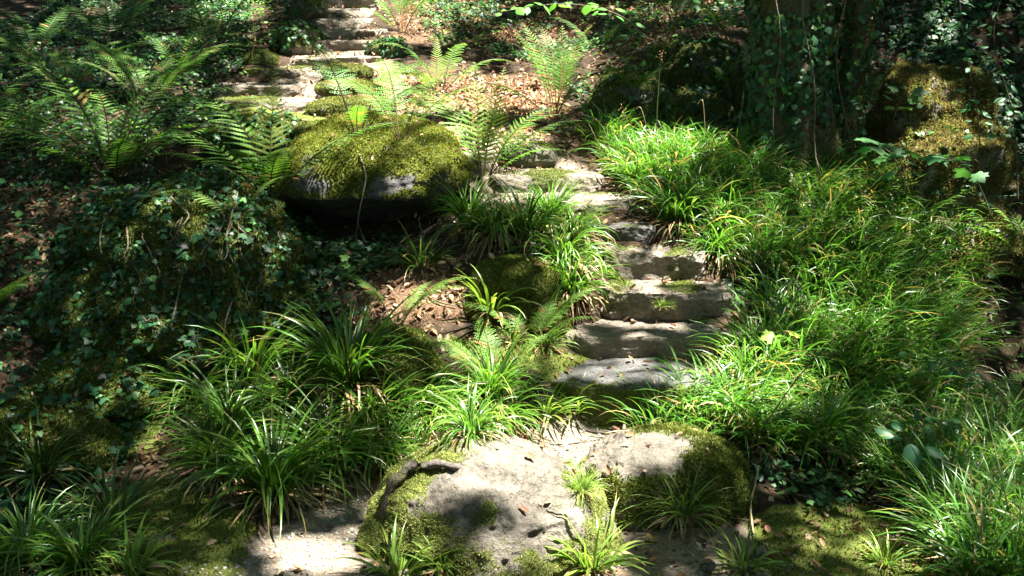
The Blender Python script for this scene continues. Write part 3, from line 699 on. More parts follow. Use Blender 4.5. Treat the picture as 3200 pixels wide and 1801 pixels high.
tag(obj('bank_grass', mesh_np('bank_grass', X[0], None, X[2], X[3], [M_GRASS])), 'dense long green grass covering the bank right of the stairs', 'grass', kind='stuff')
# straw thatch under the bank grass
c2 = cent[rng.random(len(cent)) < .55]; n = len(c2) * 6; P = np.repeat(c2, 6, 0) + rng.standard_normal((n, 3)) * np.array([.05, .05, 0]); P[:, 2] = hz(P[:, 0], P[:, 1])
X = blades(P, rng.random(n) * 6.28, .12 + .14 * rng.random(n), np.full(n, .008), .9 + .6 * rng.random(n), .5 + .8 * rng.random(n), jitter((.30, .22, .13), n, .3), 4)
tag(obj('dry_straw', mesh_np('dry_straw', X[0], None, X[2], X[3], [M_DRY])), 'dead straw matted beneath the bank grass', 'dry straw', kind='stuff')

# edge tussocks of the bank that read singly
for t in [
 (1800, 640, 'lax', .75, 'tussock with bleached straw skirt beside the third step'),
 (1700, 560, 'tall', .65, 'green tussock leaning over the right end of the fourth step'),
 (1600, 470, 'tall', .6, 'sun bleached tussock at the right of the fifth step'),
 (1700, 420, 'lax', .7, 'brightest sunlit tussock at the top of the grassy bank'),
 (1560, 420, 'fine', .8, 'sunlit tuft against the right end of the long topmost slab'),
 (1850, 1055, 'tall', .7, 'sunlit tussock with brown dead leaves above the shaggy boulder'),
 (1770, 1085, 'fine', .6, 'fine tussock spreading beside the mossy slab front'),
 (1900, 1000, 'tall', .7, 'sunlit tussock up the bank from the shaggy boulder'),
 (1900, 900, 'tall', .5, 'tussock at the right end of the flat grey slab'),
 (2080, 1000, 'lax', .9, 'arching tussock with hanging straw low on the bank'),
 (2200, 930, 'lax', .9, 'arching tussock with hanging straw farther right on the bank'),
 (2060, 1120, 'broad', .9, 'dark arching tussock overhanging the small ivy'),
 (2260, 1200, 'fine', 1.1, 'shaded fine tussock above the moss carpet'),
 (2420, 1180, 'fine', 1.2, 'tall fine tussock near the dark gully at the right')]:
    tussock(*t, group='grass tussocks of the right bank')

# ------------------------------------------------------------------ ferns
def frond_mesh(L, arch0, arch, pairs, pl, fine, base, stalk=.16, seed=0, stemmat=None, droop=.25, curl=0):
    rs = np.random.default_rng(seed); ns = 40; s = np.linspace(0, 1, ns); th = arch0 + arch * s ** 1.5 + curl * np.clip(s - .85, 0, 1) * 10
    d = L / (ns - 1); x = np.concatenate([[0], np.cumsum(np.sin(th) * d)[:-1]]); z = np.concatenate([[0], np.cumsum(np.cos(th) * d)[:-1]])
    y = .04 * L * np.sin(s * 2.5 + seed); pts = np.stack([x, y, z], -1)
    tan = unit(np.gradient(pts, axis=0)); V, T, C = [], [], []; b = 0
    for k in range(pairs):
        u = stalk + (1 - stalk) * ((k + .5) / pairs) ** 1.0; f = u * (ns - 1); i = min(int(f), ns - 2); p = pts[i] + (pts[i + 1] - pts[i]) * (f - i); t = tan[i]
        q = (u - stalk) / (1 - stalk); ln = pl * (min(1, .35 + q * 3.2)) * (1 - q) ** .75 * 1.08 + .006
        side = unit(np.cross(t, np.array([0, 0, 1.0]) if abs(t[2]) < .95 else np.array([0, 1., 0]))); side = np.array([side[0] * .1, abs(side[1]) if side[1] != 0 else 1, 0]); side = unit(side)
        nrm = unit(np.cross(t, side));
        if nrm[2] < 0 and t[2] < .9: nrm = -nrm
        for sg in (-1, 1):
            l = ln * (.9 + .2 * rs.random()); m = max(5, int((11 if not fine else 10) * (l / pl) ** .7)); e = np.linspace(0, 1, m + 1)
            fw = .28 + .15 * rs.random() + .5 * q; dr = unit(side * sg * math.cos(fw) + t * math.sin(fw)); dn = droop * (.5 + rs.random())
            mid = p + dr * (l * e)[:, None] - np.array([0, 0, 1]) * (dn * l * e ** 2)[:, None] + t * (.12 * l * e ** 2)[:, None]
            w_ = (l * (.068 if not fine else .14)) * (1 - e) ** .7 * np.minimum(1, .6 + e * 3) + .0012
            acr = unit(np.cross(nrm, dr)); cc = (np.array(base) if rs.random() > .05 else np.array((.26, .17, .06))) * (.75 + .5 * rs.random()) * (1 + .25 * q)
            V.append(mid); nb = b; b += m + 1; C += [cc * .85] * (m + 1)
            for j in range(m):
                for s2 in (-1, 1):
                    wj = w_[j] * (.8 + .4 * rs.random()); c0 = (mid[j] + mid[j + 1]) / 2
                    if fine:
                        tip = mid[j] + acr * s2 * wj * 1.25 + dr * (l / m) * .75 - nrm * wj * .15; a1 = mid[j] + acr * s2 * wj * .6 - dr * (l / m) * .05 ; a2 = mid[j] * .2 + mid[j + 1] * .8 + acr * s2 * wj * .5
                        V.append(np.stack([tip, a1, a2])); T += [(nb + j, b, b + 1), (nb + j, b, b + 2)] if False else [(nb + j, b + 1, b), (nb + j, b, b + 2)]; b += 3; C += [cc * 1.1, cc, cc]
                    else:
                        tip = c0 + acr * s2 * wj + dr * (l / m) * .35 - nrm * wj * .15
                        e1 = mid[j] + acr * s2 * w_[j] * .55; e2 = mid[j + 1] + acr * s2 * w_[min(j + 1, m - 1)] * .5; V.append(np.stack([tip, e1, e2])); T += [(nb + j, nb + j + 1, b + 2), (nb + j, b + 2, b + 1), (b + 1, b + 2, b)]; b += 3; C += [cc * 1.1, cc, cc]
    V = np.concatenate(V); T = np.array(T); C = np.array(C)
    tv, tq = tube(pts, .0035 * (1 - s * .85) * (L / .6) + .0006, 5)
    sc_ = {None: (.14, .16, .04)}.get(stemmat, stemmat)
    X = merge([(V, T, None, C), (tv, None, tq, np.tile(np.array(sc_), (len(tv), 1)))])
    return mesh_np('frond', X[0], X[1], X[2], np.clip(X[3], .004, .8), [M_FERN], smooth=False)
FG, FY, FD = (.11, .22, .035), (.19, .28, .055), (.06, .14, .026)
FR = {}
for key, (arch0, arch, pairs, pl, fine, base, stalk, sm, curl) in {
    'up': (.12, .75, 23, .165, False, FY, .12, None, 0), 'arch': (.35, 1.45, 25, .17, False, FG, .12, (.05, .035, .02), 0), 'flat': (.75, 1.05, 24, .165, False, FG, .14, (.06, .04, .02), 0),
    'curl': (.2, .7, 24, .14, False, FY, .25, (.26, .14, .05), .25), 'brown': (.15, .55, 22, .17, False, FG, .28, (.30, .16, .06), 0),
    'lace': (.5, 1.2, 20, .16, True, FG, .2, (.10, .07, .03), 0), 'lacedark': (.6, .9, 18, .17, True, FD, .3, (.03, .02, .015), 0), 'dark': (.5, 1.1, 28, .16, False, FD, .15, (.05, .04, .02), 0)}.items():
    FR[key] = [frond_mesh(.9, arch0, arch + .2 * i, pairs, pl, fine, base, stalk, seed=hash(key) % 97 + i if False else len(key) * 7 + i, stemmat=sm, curl=curl) for i in range(2)]
def fern(px, v, label, fronds, group='ferns', Y=None, cat='fern', big=1.0):
    """fronds: (kind, azimuth deg [0 = right, 90 = away, 270 = to the viewer], scale)"""
    p = ground_at(px, v) if Y is None else at(px, v, Y)
    r = thing('fern', p, label, cat, group)
    for kind, az, s in fronds:
        o = obj('frond', random.choice(FR[kind]), r); a = R(az + random.uniform(-6, 6)); o.location = (.025 * math.cos(a), .025 * math.sin(a), 0)
        o.rotation_euler = (random.uniform(-.08, .08), random.uniform(-.08, .08), a); s *= big * random.uniform(.92, 1.08) * (.86 if kind in ('up', 'brown', 'curl', 'dark') else 1.05); o.scale = (s, s, s)
    return r
def ring(kind, n, s, a0=0, a1=360): return [(kind, a0 + (a1 - a0) * (i + .5) / n, s) for i in range(n)]
fern(285, 455, 'large fern spreading wide fronds at the left above the ivy covered boulder', [('up', 60, .85), ('arch', 30, .9), ('arch', 120, .85), ('flat', 175, .9), ('flat', 200, .75), ('flat', 340, .85), ('flat', 10, .8), ('arch', 75, .95), ('flat', 225, .6), ('flat', 310, .6), ('flat', 30, 1.0), ('arch', 160, 1.0)], big=1.42)
fern(685, 500, 'fern with one tall upright backlit frond left of the big mossy boulder', [('up', 95, .92), ('flat', 15, .75), ('flat', 165, .95), ('arch', 150, .95), ('arch', 290, .5), ('arch', 250, .5), ('flat', 200, .6)], big=1.35)
fern(1222, 450, 'big bright fern at the centre, growing between boulder and long slab', [('up', 110, 1.0), ('up', 75, .95), ('arch', 150, 1.0), ('arch', 130, .9), ('flat', 170, .85), ('arch', 40, .85), ('flat', 20, .8), ('arch', 10, .7), ('flat', 340, .55), ('up', 55, .8), ('flat', 195, .7), ('flat', 160, 1.0)], big=1.1)
fern(1392, 300, 'shuttlecock fern with brown stalks and one curled tip, behind the centre fern', [('brown', 110, .9), ('brown', 140, .9), ('brown', 90, .85), ('curl', 45, 1.05), ('brown', 165, .8), ('flat', 190, .75), ('arch', 20, .6), ('flat', 330, .4), ('brown', 70, .8), ('brown', 125, .95), ('arch', 350, .5)], big=1.08)
fern(1105, 235, 'low sunlit fern right of the moss humps of the upper path', [('arch', 170, .8), ('flat', 150, .85), ('up', 100, .65), ('flat', 30, .8), ('arch', 60, .8), ('flat', 195, .7), ('flat', 240, .5)])
fern(905, 345, 'lacy pale fern with black wiry stalks in front of the sunlit upper path', [('lacedark', 60, 1.0), ('lacedark', 120, 1.1), ('lace', 280, .5), ('lacedark', 20, .7)])
fern(1010, 360, 'delicate lacy fern against the bright leaf litter', [('lace', 110, .9), ('lace', 60, .8), ('lace', 150, .8), ('lace', 20, .7)])
fern(375, 275, 'yellow green lacy fern on the left slope', [('lace', 20, 1.0), ('lace', 50, 1.0), ('lace', 160, 1.1), ('lace', 130, .9), ('lace', 340, .7), ('lace', 195, .8), ('lace', 80, .8)], big=1.1)
fern(170, 250, 'yellow green lacy fern reaching the left edge', [('lace', 170, 1.2), ('lace', 10, 1.0), ('lace', 120, .8), ('lace', 60, .9), ('lace', 200, 1.0)])
fern(535, 135, 'dark fern whose two fronds catch the sun near the top', [('curl', 80, .95), ('arch', 40, 1.1), ('arch', 140, 1.1), ('dark', 170, .9), ('dark', 20, .7), ('dark', 110, .9)], big=1.15)
fern(280, 120, 'dark tall fern at the top left', [('dark', 120, 1.2), ('dark', 80, 1.3), ('dark', 40, 1.1), ('arch', 20, 1.0), ('dark', 160, 1.0), ('dark', 60, 1.2)], big=1.3)
fern(1010, 85, 'sunlit fern right beside the distant flight', [('brown', 120, .9), ('brown', 60, .95), ('arch', 160, .9), ('arch', 20, .9), ('brown', 90, .9), ('flat', 200, .6)])
fern(60, 400, 'fern with long fronds cut by the left edge', [('flat', 160, 1.0), ('arch', 120, .9), ('flat', 30, .8), ('arch', 80, .8)])
fern(-60, 380, 'fern reaching in from beyond the left edge', [('flat', 20, 1.1), ('flat', 350, 1.0), ('arch', 60, 1.0)])
fern(1000, 815, 'small fern with sunlit hanging frond above the dark mossy rock', [('lace', 10, .55), ('lace', 350, .5), ('lace', 170, .5), ('lace', 320, .45), ('lace', 60, .35)])
fern(1235, 985, 'lacy bright fern beside the path left of the slab', [('lace', 150, .5), ('lace', 95, .62), ('lace', 30, .5), ('lace', 200, .45), ('lace', 260, .4), ('lace', 320, .4), ('lace', 170, .55)])
fern(1330, 880, 'lacy fern arching toward the left end of the lowest step', [('lace', 170, .5), ('lace', 20, .55), ('lace', 130, .45), ('lace', 345, .5), ('lace', 60, .5)])
fern(1815, 400, 'small pale fern at the foot of the ivied tree', [('lace', 170, .5), ('lace', 30, .55), ('lace', 110, .45), ('lace', 350, .5), ('lace', 220, .4)])
fern(1960, 420, 'upright fern growing against the ivied trunk', [('up', 95, .6), ('dark', 40, .5), ('dark', 150, .5)])
fern(1600, 240, 'dim fern on the dark outcrop', [('dark', 160, .6), ('dark', 30, .7), ('dark', 280, .5), ('dark', 220, .6)])
fern(1850, 230, 'small half lit fern between outcrop and ivied tree', [('arch', 45, .45), ('dark', 130, .5), ('dark', 200, .4)])
fern(2190, 290, 'fern on the bank just right of the ivied trunk', [('arch', 20, .75), ('flat', 340, .6), ('arch', 60, .6)])
fern(2330, 545, 'shaded fern where the grass bank meets the right bank', [('dark', 150, .7), ('dark', 60, .7), ('flat', 20, .7), ('dark', 200, .6)])
fern(2590, 660, 'fern reaching in from the right edge with a pale frond', [('flat', 165, .9), ('arch', 150, .8), ('arch', 120, .9), ('flat', 190, .9)])
fern(2440, 700, 'lit fern at the right edge of the grassy bank', [('lace', 100, .8), ('lace', 160, .8), ('lace', 30, .7), ('arch', 70, .8)])
fern(2230, 1030, 'lacy shaded fern low on the grassy bank', [('lace', 150, .6), ('lace', 60, .6), ('lace', 20, .5), ('lace', 220, .4)])
fern(2390, 1070, 'fern with stiff fronds near the dark gully', [('flat', 20, .7), ('arch', 60, .6), ('lace', 150, .6), ('dark', 350, .6)])
fern(600, 560, 'small flat frond fern behind the ivy covered boulder', [('flat', 175, .5), ('arch', 20, .4)])
fern(-20, 790, 'yellow green fern tip poking in at the left edge', [('lace', 350, .6), ('lace', 10, .6), ('lace', 330, .5)])
fern(1700, 60, 'dim fern high up in the centre right background', [('dark', 150, 1.0), ('dark', 30, 1.0), ('dark', 200, .9), ('dark', 340, .9), ('dark', 80, 1.0)])
fern(1500, 130, 'dim low fern behind the curled tip fern', [('dark', 150, .8), ('dark', 30, .8), ('dark', 330, .7)])
fern(1840, 110, 'dim fern in shade left of the ivied trunk top', [('dark', 170, .9), ('dark', 100, .8), ('dark', 200, .9), ('dark', 20, .7)])
fern(450, 190, 'low dim fern on the slope under the sun tipped fern', [('dark', 160, .9), ('dark', 20, .9), ('arch', 60, .8), ('dark', 320, .6)])
fern(90, 140, 'dim fern near the top left corner', [('dark', 150, 1.1), ('dark', 20, 1.0), ('dark', 80, 1.1), ('dark', 220, .9)])

# ------------------------------------------------------------------ leaves
def fan(outline, fold=.25, droop=.1):
    o = np.array(outline, float); z = -fold * np.abs(o[:, 0]) ** 1.5 - droop * o[:, 1] ** 2
    V = np.vstack([[0, .35, .02], np.column_stack([o, z])]); n = len(o)
    T = np.array([[0, 1 + i, 1 + (i + 1) % n] for i in range(n)]); return V, T, np.zeros((0, 4), int)
IVY = fan([(0, 0), (.28, -.12), (.34, .12), (.62, .22), (.36, .45), (.30, .62), (0, 1.0), (-.30, .62), (-.36, .45), (-.62, .22), (-.34, .12), (-.28, -.12)], .25, .12)
SYC = fan([(0, 0), (.35, -.1), (.5, .05), (.42, .2), (.85, .3), (.6, .5), (.66, .7), (.32, .62), (.25, .85), (0, 1.15), (-.25, .85), (-.32, .62), (-.66, .7), (-.6, .5), (-.85, .3), (-.42, .2), (-.5, .05), (-.35, -.1)], .15, .15)
OVAL = fan([(0, 0), (.22, .12), (.34, .35), (.32, .6), (.18, .85), (0, 1.05), (-.18, .85), (-.32, .6), (-.34, .35), (-.22, .12)], .5, .2)
CURLY = (np.array([[-.26, 0, .18], [0, -.1, 0], [.26, 0, .22], [-.30, .5, .30], [0, .5, -.02], [.30, .5, .16], [-.12, 1, .16], [.02, 1.1, .05], [.14, .95, .22]]), np.zeros((0, 3), int),
         np.array([[0, 1, 4, 3], [1, 2, 5, 4], [3, 4, 7, 6], [4, 5, 8, 7]]))
def leaf_cloud(name, P, N, size, col, tm, mat, lift=.02, tiltv=.45, faceup=.3, lab=None, cat=None, parent=None, kind='stuff', towards=None):
    n = len(P); D = unit(N + tiltv * rng.standard_normal((n, 3)) + np.array([0, 0, faceup]))
    M = frames(D, rng.random(n) * 6.283); Q_ = P + N * (lift * rng.random((n, 1)))
    X = stamp(tm, M, Q_, size, col)
    o = obj(name, mesh_np(name, X[0], X[1], X[2], X[3], [mat]), parent)
    return tag(o, lab, cat, kind=kind)
IV, IVL = (.016, .056, .022), (.05, .125, .032)
# ivy on the boulders
def ivy_on(root, W, Q, n, size=.034, dens_seed=3, thr=-.15):
    P, N = surf_sample(W, Q, n); k = (fbm(P * 4, 3, dens_seed) > thr) & (N[:, 2] > -.3); P, N = P[k], N[k]
    c = np.array(root.location); m = len(P)
    leaf_cloud('ivy_leaves', P - c, N, size * (.45 + 1.1 * rng.random(m) ** 1.5), jitter(IV, m, .4, IVL, .22), IVY, M_IVY, .05, .5, .5, parent=root)
ivy_on(root_mound, MW, MQ, 9500, thr=-.3)
vs_, c_ = [], np.array(root_mound.location)
for k in range(16):
    x, v = rng.uniform(240, 700), rng.uniform(480, 600); pl = []
    for q in range(9):
        pl.append(ground_at(x, v) + np.array([0, -.015, .02]) - c_); x += rng.uniform(-28, 28); v += rng.uniform(18, 48)
    tv, tq = tube(smooth_path(pl, 30), np.linspace(.0045, .002, 30), 5); vs_.append((tv, None, tq, np.zeros((len(tv), 3))))
X = merge(vs_); obj('ivy_stems', mesh_np('ivy_stems', X[0], None, X[2], None, [M_TWIG]), root_mound)
ivy_on(root_mound2, MW2, MQ2, 1500, .036)
for o in [o for o in bpy.data.objects if o.type == 'EMPTY' and o.get('label') and (o.name.startswith(('outcrop_rock', 'bank_rock')) or 'hump' in o['label'] and 'moss humps' not in str(o.get('group')) or 'end of the distant' in o['label'] or 'top of the distant' in o['label'])]:
    st_ = [c for c in o.children if c.name.startswith('stone')]
    if not st_ or 'rock' not in o.name: continue
    st_ = st_[0]; me_ = st_.data; W_ = np.empty(len(me_.vertices) * 3); me_.vertices.foreach_get('co', W_); W_ = W_.reshape(-1, 3) + np.array(o.location)
    q_ = np.empty(len(me_.loops), int); me_.loops.foreach_get('vertex_index', q_); ivy_on(o, W_, q_.reshape(-1, 4), 900, .036, thr=-.05)
# ground ivy on the left slope
ZL = [(-200,-50),(640,-50),(620,150),(560,250),(700,330),(700,480),(830,620),(1050,650),(860,760),(800,900),(560,900),(420,1000),(330,1180),(200,1320),(-200,1500)]
ZR = [(1000,-60),(1900,-60),(1900,330),(1500,340),(1400,180),(1080,110)]
ZR2 = [(2150,-60),(2800,-60),(2800,480),(2150,470)]
def ivytest(px, v, P):
    a = in_poly(px, v, ZL); nzv = fbm(P * 1.7, 3, 91)
    return (a & (nzv > -.32)) | (in_poly(px, v, ZR) & (nzv > .0)) | (in_poly(px, v, ZR2) & (nzv > -.5))
off = lambda P: P[~in_poly(*proj(P), PATHCLEAR) | (rng.random(len(P)) < .06)]
P = np.concatenate([scatter(105000, (-6, 6), (3, 14), ivytest), scatter(30000, (2.2, 6), (7, 10), lambda px, v, P: in_poly(px, v, ZR2) & (fbm(P * 2, 3, 93) > -.15))]); P = off(P); N = hn(P[:, 0], P[:, 1]); n = len(P)
leaf_cloud('ground_ivy', P, N, (.038 * (.5 + 1.1 * rng.random(n) ** 1.5)), jitter(IV, n, .4, IVL, .3), IVY, M_IVY, .06, .5, .2, 'dark glossy ivy creeping over the left slope and the background', 'ivy')
# ivy corner between grass and moss at bottom right, beneath the overhang, in gaps by the steps
def spot(P, spots):
    px, v = proj(P); r = np.zeros(len(P), bool)
    for cx, cy, rx, ry in spots: r |= ((px - cx) / rx) ** 2 + ((v - cy) / ry) ** 2 < rng.random(len(P)) ** .5
    return r
P = scatter(26000, (-2, 3), (3, 7.5), lambda px, v, P: spot(P, [(2000, 1190, 150, 80), (2080, 1250, 100, 50), (820, 690, 140, 70), (950, 640, 160, 50), (1880, 740, 90, 50), (830, 790, 90, 50), (1330, 650, 70, 40)])); n = len(P)
leaf_cloud('ivy_patch', P, hn(P[:, 0], P[:, 1]), (.032 * (.6 + .8 * rng.random(n))), jitter(IV, n, .3, IVL, .25), IVY, M_IVY, .06, .5, .3, 'small patches of dark ivy at the foot of boulders and grass', 'ivy')
# small soft leaved herbs
def herb(px, v, P):
    nzv = fbm(P * 2.3, 3, 95)
    return (in_poly(px, v, [(540,-60),(800,-60),(800,130),(700,160),(760,320),(560,260)]) & (nzv > -.3)) | (in_poly(px, v, [(780,130),(960,130),(1100,330),(760,320)]) & (nzv > .18)) | (in_poly(px, v, [(-100,60),(560,60),(620,300),(-100,420)]) & (nzv > .05)) | \
           (in_poly(px, v, ZR) & (nzv > -.05)) | (in_poly(px, v, [(760,740),(900,760),(1180,1000),(1100,1060),(860,900)]) & (nzv > .1)) | (in_poly(px, v, [(1220,330),(1400,250),(1480,330),(1380,380)]) & (nzv > .1)) | (in_poly(px, v, [(1960,1160),(2300,1080),(2420,1300),(2050,1300)]) & (nzv > -.2)) | \
           (in_poly(px, v, [(2160,500),(2600,470),(2650,1150),(2420,1120),(2400,700)]) & (nzv > -.2))
P = off(scatter(32000, (-6, 5), (3.4, 14), herb)); n = len(P)
leaf_cloud('ground_herbs', P, hn(P[:, 0], P[:, 1]), (.034 * (.6 + .9 * rng.random(n))), jitter((.075, .16, .04), n, .3, (.15, .25, .06), .25), OVAL, M_SOFT, .09, .5, .5, 'low pale green woodland herbs among the ivy', 'herbs')
# leaf litter
def litt(px, v, P):
    return zone(px, v, Z_LITTER, fbm(P * 3, 2, 41) * 50) & ~zone(px, v, Z_MOSS) | (rng.random(len(P)) < np.where(P[:, 0] < -.6, .07, .2))
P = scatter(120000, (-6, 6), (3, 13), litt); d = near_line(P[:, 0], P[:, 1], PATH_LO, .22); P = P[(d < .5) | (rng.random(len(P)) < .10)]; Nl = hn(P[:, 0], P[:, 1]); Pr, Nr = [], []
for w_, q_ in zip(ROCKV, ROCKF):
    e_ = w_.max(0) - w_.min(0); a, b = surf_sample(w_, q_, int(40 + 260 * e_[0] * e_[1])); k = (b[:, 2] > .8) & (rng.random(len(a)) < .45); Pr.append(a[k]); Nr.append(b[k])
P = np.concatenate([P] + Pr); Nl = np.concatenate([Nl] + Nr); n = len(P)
leaf_cloud('leaf_litter', P, Nl, (.033 * (.4 + 1.0 * rng.random(n))), jitter((.17, .10, .055), n, .4, (.36, .26, .17), .3) * (1 + .5 * in_poly(*proj(P), [(950,190),(1380,200),(1500,380),(1300,400),(1000,330)]))[:, None], CURLY, M_DRY, .02, .65, .3, 'brown dead leaves lying over the woodland floor', 'leaf litter')  # dry litter by the upper path, with sunlight put into its paler colour
# moss on the ground
P = scatter(90000, (-3.2, 3.4), (3, 7.2), lambda px, v, P: zone(px, v, Z_MOSS, fbm(P * 3, 3, 41) * 70)); N = hn(P[:, 0], P[:, 1])
X = moss_cloud(P, N, .017, (.15, .175, .02)); tag(obj('ground_moss', mesh_np('ground_moss', X[0], X[1], X[2], X[3], [M_MOSS])), 'bright green moss carpeting the floor beside the path', 'moss', kind='stuff')
# gravel
PEB = cube_sphere(2); PEB = (unit(PEB[0]) * np.array([1, .8, .55]), np.zeros((0, 3), int), PEB[1])
P = scatter(60000, (-2.2, 1.6), (2.8, 5.2), lambda px, v, P: np.maximum(near_line(P[:, 0], P[:, 1], PATH_LO, .2), .7 * near_line(P[:, 0], P[:, 1], PATH_LO2, .25)) > .55 + .4 * rng.random(len(P)))
P = P[rng.random(len(P)) < .6]; n = len(P); S = .0028 + .010 * rng.random(n) ** 4
M_PEB = leafmat('gravel_stone', 0, .8, .2)
X = stamp(PEB, frames(np.array([0, 0, 1.]) + .3 * rng.standard_normal((n, 3)), rng.random(n) * 6.28), P + np.array([0, 0, .001]), S, jitter((.24, .22, .19), n, .3))
tag(obj('gravel', mesh_np('gravel', X[0], None, X[2], X[3], [M_PEB])), 'small pale gravel scattered along the dirt path', 'gravel', kind='stuff')

# ------------------------------------------------------------------ ivied tree and the trees of the wood
def trunk_mesh(p0, p1, r0, r1, flare, seed, seg=40, rows=60, lob=5, base_drop=.4):
    t = np.linspace(0, 1, rows) ** 1.3; th = np.arange(seg) / seg * 2 * np.pi; H = np.linalg.norm(np.array(p1) - p0)
    c = np.array(p0)[None] + t[:, None] * (np.array(p1) - np.array(p0))[None]; c[:, 0] += .05 * np.sin(t * 7 + seed); z = t * H
    r = r0 + (r1 - r0) * t; fl = flare * np.exp(-z / .38)
    rr = r[:, None] * (1 + .08 * np.sin(3 * th + seed)[None] + .05 * np.sin(7 * th + 2 * seed)[None]) + fl[:, None] * (.45 + .55 * np.cos(lob * th + seed)[None] ** 2)
    V = np.stack([c[:, None, 0] + rr * np.cos(th), c[:, None, 1] + rr * np.sin(th), c[:, None, 2] + 0 * rr], -1); V[0, :, 2] -= base_drop
    nn = fbm(V * np.array([5, 5, 1.6]), 4, seed); out = unit(V - c[:, None]); V = V + out * (nn * .05)[..., None]
    i = np.arange(rows - 1)[:, None] * seg; j = np.arange(seg)[None]; k = (j + 1) % seg
    return V.reshape(-1, 3), np.stack([i + j, i + k, i + seg + k, i + seg + j], -1).reshape(-1, 4)
CROWNC = {}
def limbs(top, cz, rad, n, seed):
    rs = random.Random(seed); parts = []
    for k in range(n):
        a = k / n * 6.28 + rs.uniform(-.4, .4); e = np.array([top[0] + rad * math.cos(a), top[1] + rad * math.sin(a), cz + rs.uniform(-.5, 1.2)])
        b = np.array(top) - np.array([0, 0, rs.uniform(0, 1.8)]); mid = (b + e) / 2 + np.array([0, 0, .5])
        pts = smooth_path([b, mid, e], 12); v, q = tube(pts, np.linspace(.045, .01, 12), 6); parts.append((v, None, q, np.zeros((len(v), 3))))
        for s in (.45, .7):
            p = pts[int(s * 11)]; e2 = p + np.array([rs.uniform(-1, 1), rs.uniform(-1, 1), rs.uniform(0, .8)]); v, q = tube(smooth_path([p, (p + e2) / 2 + np.array([0, 0, .15]), e2], 6), np.linspace(.03, .006, 6), 5); parts.append((v, None, q, np.zeros((len(v), 3))))
    return merge(parts)
TB = ground_at(2010, 420); TB = np.array([TB[0], 7.3, float(hz(TB[0], 7.3))])
TREES = [('ivied', TB)]
for x, y in ((-6.2, 8.0), (-4.2, 14.6), (1.2, 16.2), (6.0, 13.0), (-4.8, 1.2), (4.6, 1.4), (0.2, -3.6), (7.0, 6.8), (-8.5, 3.5)):
    TREES.append(('wood', np.array([x, y, float(hz(x, y))])))
CAN_LO, CAN_HI = 6.2, 9.8
roots = []
lbls = [None, 'tree standing beyond the left edge, its leaves shading the left slope', 'tree up the slope behind the top left', 'tree up the slope behind the distant flight', 'tree up the slope behind the ivied trunk', 'tree behind the viewer on the left',
        'tree behind the viewer on the right', 'tree directly behind the viewer', 'tree beyond the right edge above the gully', 'tree far beyond the left edge of the wood']
for i, (kd, p) in enumerate(TREES):
    if kd == 'ivied':
        r = thing('ivied_tree', p, 'old tree with thick twin trunk clothed in ivy and moss, upper right', 'tree')
        V, Q = trunk_mesh((-.06, 0, -.1), (-.12, .1, 7.6), .275, .16, .24, 3, 56, 90, 4); TV, TQ = V, Q
        t1 = obj('trunk', mesh_np('trunk', V, quads=Q, mats=[M_BARK]), r); ROCKV.append(V + p); ROCKF.append(Q)
        V2, Q2 = trunk_mesh((.38, -.02, -.32), (.40, .1, 7.2), .105, .07, .05, 5, 26, 80, 3)
        obj('side_trunk', mesh_np('side_trunk', V2, quads=Q2, mats=[M_BARK]), r); ROCKV.append(V2 + p); ROCKF.append(Q2)
        # ivy leaves and bare vines up the bark, moss at the foot
        for (vv, qq, n_) in ((V, Q, 4200), (V2, Q2, 1000)):
            P, N = surf_sample(vv, qq, n_ * 4, (vv[:, 2] < 2.6).astype(float)); k = fbm(P * np.array([3, 3, 1.6]), 3, 44) > -.22 + .45 * (P[:, 2] < .4); P, N = P[k][:n_], N[k][:n_]; n = len(P)
            leaf_cloud('ivy_leaves', P, N, (.045 * (.6 + .7 * rng.random(n))), jitter((.034, .10, .04), n, .35, IVL, .15), IVY, M_IVY, .06, .45, .1, parent=r)
            P, N = surf_sample(vv, qq, 18000, np.clip(1.0 - vv[:, 2], .4, 1) * (vv[:, 2] < 2.5)); X = moss_cloud(P, N, .02, (.11, .115, .022))
            tag(obj('moss', mesh_np('moss', X[0], X[1], X[2], X[3], [M_MOSS]), r), kind='stuff')
        vn = []
        for k in range(4):
            a = -2.8 + k * .62; z = np.linspace(0, 3, 24); rr = .40 + .22 * np.exp(-z / .38); aa = a + .16 * np.sin(z * 2.2 + k) + .07 * np.sin(z * 6.1 + 2 * k); v, q = tube(np.stack([-.06 + rr * np.cos(aa), rr * np.sin(aa), z], -1), np.full(24, .003 + .0015 * (k % 3)), 5); vn.append((v, None, q, np.zeros((len(v), 3))))
        X = merge(vn); obj('ivy_vines', mesh_np('ivy_vines', X[0], None, X[2], None, [M_TWIG]), r)
    else:
        r = thing('woodland_tree', p, lbls[i], 'tree', 'trees of the surrounding wood')
        V, Q = trunk_mesh((0, 0, -.1), (.2 * math.sin(i), .2, 8.0 if p[2] < 2.5 else 7.0), .24, .10, .2, 10 + i, 24, 40)
        obj('trunk', mesh_np('trunk', V, quads=Q, mats=[M_BARK]), r)
    tz = 7.0
    X = limbs((0, 0, tz), max(CAN_LO + p[2] * .3, 5.5 + p[2] * .0 + .5), 2.6, 7, 20 + i); obj('limbs', mesh_np('limbs', X[0], None, X[2], None, [M_BARK]), r)
    roots.append(r)

